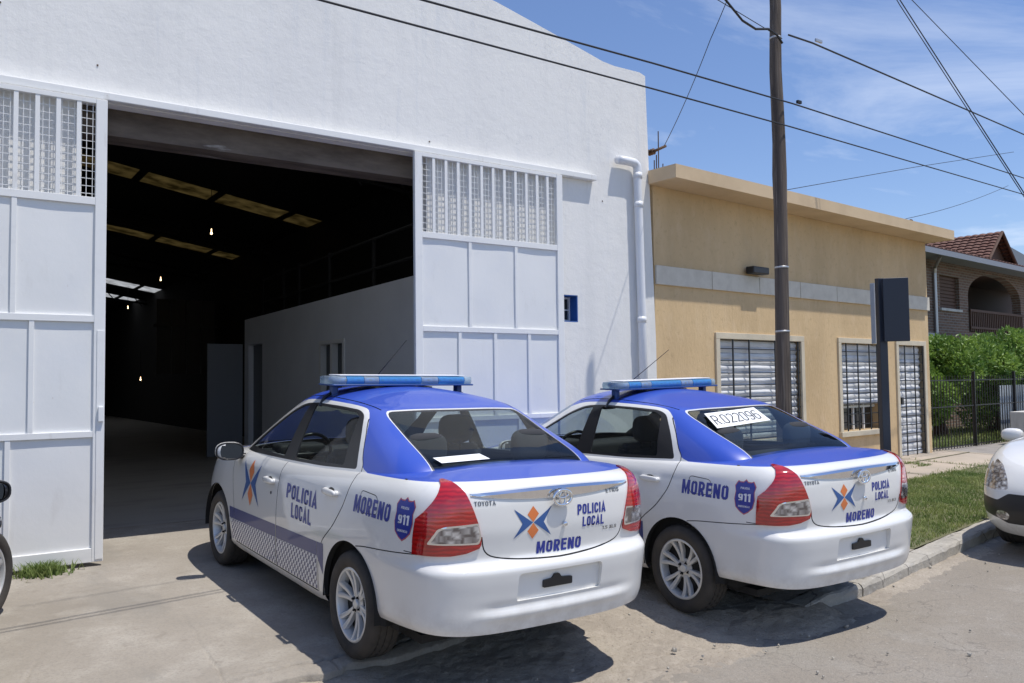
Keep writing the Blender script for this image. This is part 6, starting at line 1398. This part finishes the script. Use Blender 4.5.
paper('paper_sign', car2, [(.145, .400, gl_(.145)), (.187, -.19, gl_(.187)), (-.018, -.14, gl_(-.018)), (-.068, .490, gl_(-.068))], 'white paper reading R 022096 on the rear window of the right police saloon', [('R.022096', .05, .95, .20, .80, .075)])
paper('paper_sign', car1, [(-.340, .49, gl_(-.340)), (-.325, .17, gl_(-.325)), (-.385, .135, gl_(-.385)), (-.398, .465, gl_(-.398))], 'small white paper low on the rear window of the nearer police saloon')
# ------------------------------------------------------------------ small hatchbacks (white one at the right edge, black one at the left edge)
def hatch_profiles():
    P = {}
    offR, frR = pchip([0, .2, .42, .62, .78, .9, 1], [0, .009, .034, .12, .28, .55, 1]), pchip([0, .2, .42, .62, .78, .9, 1], [0, .32, .60, .82, .94, .99, 1])
    offF, frF = pchip([0, .2, .42, .62, .78, .9, 1], [0, .025, .09, .22, .43, .70, 1]), pchip([0, .2, .42, .62, .78, .9, 1], [0, .30, .56, .78, .92, .985, 1])
    P['low_outline'] = (offR, frR, .7, offF, frF, .62); P['nr'] = 22; P['nf'] = 28; P['ns'] = 50; P['nt'] = 34
    P['zb'] = pchip([-.7, .4, 2.1, 3.0, 3.4], [.27, .24, .23, .20, .175])
    P['S'] = pchip([-.7, -.3, .5, 1.5, 2.1, 2.4, 2.7, 3.0, 3.2, 3.4], [1.05, 1.04, 1.0, .985, .985, .97, .93, .86, .79, .70])
    P['XR'] = pchip([.2, .35, .5, .6, .8, 1.0, 1.1], [-.52, -.62, -.66, -.66, -.63, -.60, -.57]); P['XF'] = pchip([.16, .2, .3, .42, .55, .62, .7, .8, .9, 1.0], [3.22, 3.28, 3.36, 3.40, 3.385, 3.36, 3.30, 3.19, 3.05, 2.9])
    P['W'] = pchip([.2, .28, .4, .55, .7, .85, .95, 1.0, 1.07], [.79, .82, .838, .843, .840, .828, .81, .795, .78]); P['Wx'] = pchip([-.7, 0, .6, 1.3, 2.3, 2.8, 3.4], [.96, .99, 1, 1, .998, .988, .955])
    P['tuck'] = lambda t: .04*np.clip((t-.86)/.14, 0, 1)**2+.03*np.clip((.10-t)/.10, 0, 1)**2
    P['C'] = pchip([-.6, 0, 2.0, 2.4, 2.7, 3.0, 3.2, 3.33], [1.06, 1.06, 1.05, 1.02, .98, .905, .83, .72]); P['spine'] = (-.1, 2.5)
    oR, fR = pchip([0, .3, .6, .8, 1], [0, .03, .16, .42, 1]), pchip([0, .3, .6, .8, 1], [0, .5, .84, .96, 1]); oF, fF = pchip([0, .25, .5, .7, .85, 1], [0, .04, .16, .38, .65, 1]), pchip([0, .25, .5, .7, .85, 1], [0, .35, .68, .88, .97, 1])
    P['gh'] = dict(z0=.96, outline=(oR, fR, .5, oF, fF, .75), XR=pchip([.96, 1.1, 1.3, 1.42, 1.46], [-.57, -.53, -.40, -.28, -.2]), XF=pchip([.96, 1.05, 1.2, 1.33, 1.44, 1.47], [2.55, 2.38, 2.08, 1.80, 1.55, 1.45]),
        W=pchip([.96, 1.0, 1.09, 1.2, 1.3, 1.38, 1.42, 1.46], [.775, .765, .735, .688, .640, .600, .57, .53]), Wx=pchip([-.6, 0, .6, 1.3, 1.9, 2.6], [.96, .985, 1.0, 1.0, .985, .955]),
        E=pchip([-.3, 0, .7, 1.3, 1.7, 2.4], [1.415, 1.43, 1.44, 1.44, 1.42, 1.40]), R=pchip([-.3, 0, .6, 1.2, 1.5, 1.7], [1.44, 1.475, 1.495, 1.49, 1.465, 1.435]), spine=(.1, 1.2))
    return P
def hatchback(name, col, steer=0):
    bm, src, pid = shell(hatch_profiles()); root = empty(name); B = MI; cm = B[col]
    for f in bm.faces: f.material_index = cm
    bmesh.ops.delete(bm, geom=[f for f in bm.faces if f[src] == 1 and -.3 < f.calc_center_median().x < 2.1 and abs(f.calc_center_median().y) < .68], context='FACES')
    arches(bm, 0, .31, .335); arches(bm, 2.51, .31, .335)
    low = lambda f: f[src] != 2
    def yz(poly, front, k, m, r=0, both=True, inner=.0):
        for s, kk in (((1, k), (-1, k+1)) if both else ((1, k),)):
            p = round_poly([(s*a, b) for a, b in poly], r) if r else [(s*a, b) for a, b in poly]
            fs = cut(bm, p, (1, 2), (lambda f: f[src] != 2 and f.calc_center_median().x > 2.98) if front else (lambda f: f.calc_center_median().x < -.2 and f[src] != 2))
            for f in fs:
                if k: f[pid] = kk
                f.material_index = m
    yz([(.50, .60), (.62, .585), (.76, .60), (.80, .70), (.78, .80), (.70, .845), (.60, .80), (.53, .70)], True, 11, B['lampclear'], .03)
    yz([(-.60, .335), (-.52, .30), (.52, .30), (.60, .335), (.86, .40), (.86, .535), (.60, .50), (.50, .565), (-.50, .565), (-.60, .50), (-.86, .535), (-.86, .40)], True, 0, B['trim'], .02, False)
    yz([(.52, .33), (.60, .33), (.63, .37), (.60, .41), (.52, .41), (.49, .37)], True, 25, B['lampclear'], .02)
    yz([(.60, .62), (.78, .62), (.80, .95), (.66, .98)], False, 9, B['lampred'], .03)
    for f in cut(bm, [(3.6, .55), (2.80, .56), (2.70, .5), (2.70, 0), (3.6, 0)], (0, 2), lambda f: f[src] == 0 and f.calc_center_median().x > 2.6):
        if f[pid] == 0: f[pid] = 6
    for f in cut(bm, [(-1, .55), (-.3, .55), (-.2, .5), (-.2, 0), (-1, 0)], (0, 2), lambda f: f[src] == 0 and f.calc_center_median().x < -.1):
        if f[pid] == 0: f[pid] = 5
    hood = [(2.2, .70), (2.6, .70), (3.0, .66), (3.2, .50), (3.30, .3), (3.33, 0)]; hood = hood+[(a, -b) for a, b in hood[::-1]][1:]
    for f in cut(bm, hood, (0, 1), lambda f: f[src] == 1 and f[pid] == 0 and f.normal.z > .6): f[pid] = 8
    tr_ = round_poly([(1.95, .99), (1.70, 1.20), (1.40, 1.345), (1.15, 1.385), (.5, 1.39), (-.02, 1.365), (-.20, 1.10), (.6, 1.03), (1.2, 1.01)], .05)
    for f in cut(bm, tr_, (0, 2), lambda f: f[src] == 2 and abs(f.calc_center_median().y) > .4): f.material_index = B['trim']
    for poly, l, r_ in ((round_poly([(1.85, 1.03), (1.62, 1.20), (1.36, 1.32), (1.14, 1.36), (1.17, 1.03)], .02), 14, 15), (round_poly([(1.02, 1.362), (.55, 1.365), (.10, 1.34), (.02, 1.09), (.98, 1.04)], .02), 16, 17)):
        nf, walls = push(bm, cut(bm, poly, (0, 2), lambda f: f[src] == 2 and abs(f.calc_center_median().y) > .4), -.008)
        for f in nf: f[pid] = l if f.calc_center_median().y > 0 else r_; f.material_index = B['side_glass']
        for f in walls: f.material_index = B['trim']; f[pid] = 0
    for f in cut(bm, round_poly([(-.56, 1.08), (.56, 1.08), (.50, 1.40), (-.50, 1.40)], .05), (1, 2), lambda f: f[src] == 2 and f.calc_center_median().x < .0 and f.normal.x < -.3): f.material_index = B['glass']; f[pid] = 18
    for f in cut(bm, round_poly([(-.66, 1.0), (.66, 1.0), (.60, 1.25), (.50, 1.42), (-.50, 1.42), (-.60, 1.25)], .05), (1, 2), lambda f: f[src] == 2 and f.calc_center_median().x > 1.4 and f.normal.x > .25): f.material_index = B['glass']; f[pid] = 19
    sidelow = lambda f: f[src] == 0 and abs(f.calc_center_median().y) > .4
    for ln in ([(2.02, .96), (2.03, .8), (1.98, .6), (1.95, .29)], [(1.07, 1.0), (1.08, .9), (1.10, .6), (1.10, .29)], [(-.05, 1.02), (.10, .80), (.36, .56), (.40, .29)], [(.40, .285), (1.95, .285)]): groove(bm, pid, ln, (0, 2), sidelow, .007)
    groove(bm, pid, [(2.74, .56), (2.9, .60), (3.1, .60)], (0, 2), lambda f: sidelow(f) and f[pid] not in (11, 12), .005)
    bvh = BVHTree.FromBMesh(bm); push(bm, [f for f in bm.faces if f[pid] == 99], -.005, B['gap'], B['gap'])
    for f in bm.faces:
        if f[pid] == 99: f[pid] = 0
    obs = split_parts(bm, pid, src, {0: ('body', None), 5: ('rear_bumper', None), 6: ('front_bumper', None), 8: ('bonnet', None), 9: ('tail_lamp', None), 10: ('tail_lamp', None), 11: ('headlight', None), 12: ('headlight', None), 25: ('fog_lamp', None), 26: ('fog_lamp', None), 14: ('window', None), 15: ('window', None), 16: ('window', None), 17: ('window', None), 18: ('rear_window', None), 19: ('windscreen', None)}, root); bm.free()
    b = bmesh.new(); box(b, -.35, 3.05, -.66, .66, .20, .25); mk('underbody', b, M['under'], root)
    arch_liner(root, 0, .31, .335); arch_liner(root, 2.51, .31, .335); interior(root, True, -.3, 2.2, .98, rear_shelf=1.04)
    for x in (0, 2.51):
        for s in (1, -1): wheel(root, x, s*.70, .30, s, .30, .205, 5, steer if x > 1 else 0, 'single', 'alloy')
    for s in (1, -1): door_mirror(root, 1.86, s, .99 if col == 'car_white' else .93, .78 if col == 'car_white' else .675, col); handle(root, root, 1.22, .86, s, bvh, col)
    b = bmesh.new(); h = bvh.ray_cast(Vector((5, 0, .62)), Vector((-1, 0, 0)))[0]
    for s in (-1, 1): tube(b, [(h.x+.006, s*.05, .655), (h.x+.002, s*.11, .665), (h.x-.010, s*.21, .672), (h.x-.02, s*.25, .675)], [.016, .013, .009, .004], 8)
    lathe(b, [(.001, .012), (.03, .012), (.042, .006), (.045, 0)], 'z', 20); vs_ = b.verts[-80:]; bmesh.ops.rotate(b, verts=vs_, cent=(0, 0, 0), matrix=Matrix.Rotation(R(70), 3, 'Y')); bmesh.ops.translate(b, verts=vs_, vec=(h.x+.0, 0, .655)); mk('nose_badge', b, M['chrome'], root, True)
    return root
wc = hatchback('parked_car', 'car_white'); tag(wc, 'small white hatchback nosing in at the right edge beside the kerb', 'car')
wx, wy, wh_ = 11.20, 3.60, R(187.5); place(wc, wx, wy, wh_, float(zroad(wx, wy)), -.004, 0)
bc = hatchback('parked_car', 'car_black', R(-28)); tag(bc, 'black car at the left edge, only its front wheel and mirror in view', 'car')
place(bc, -.63, 3.9, R(86), -.02, .034, 0)
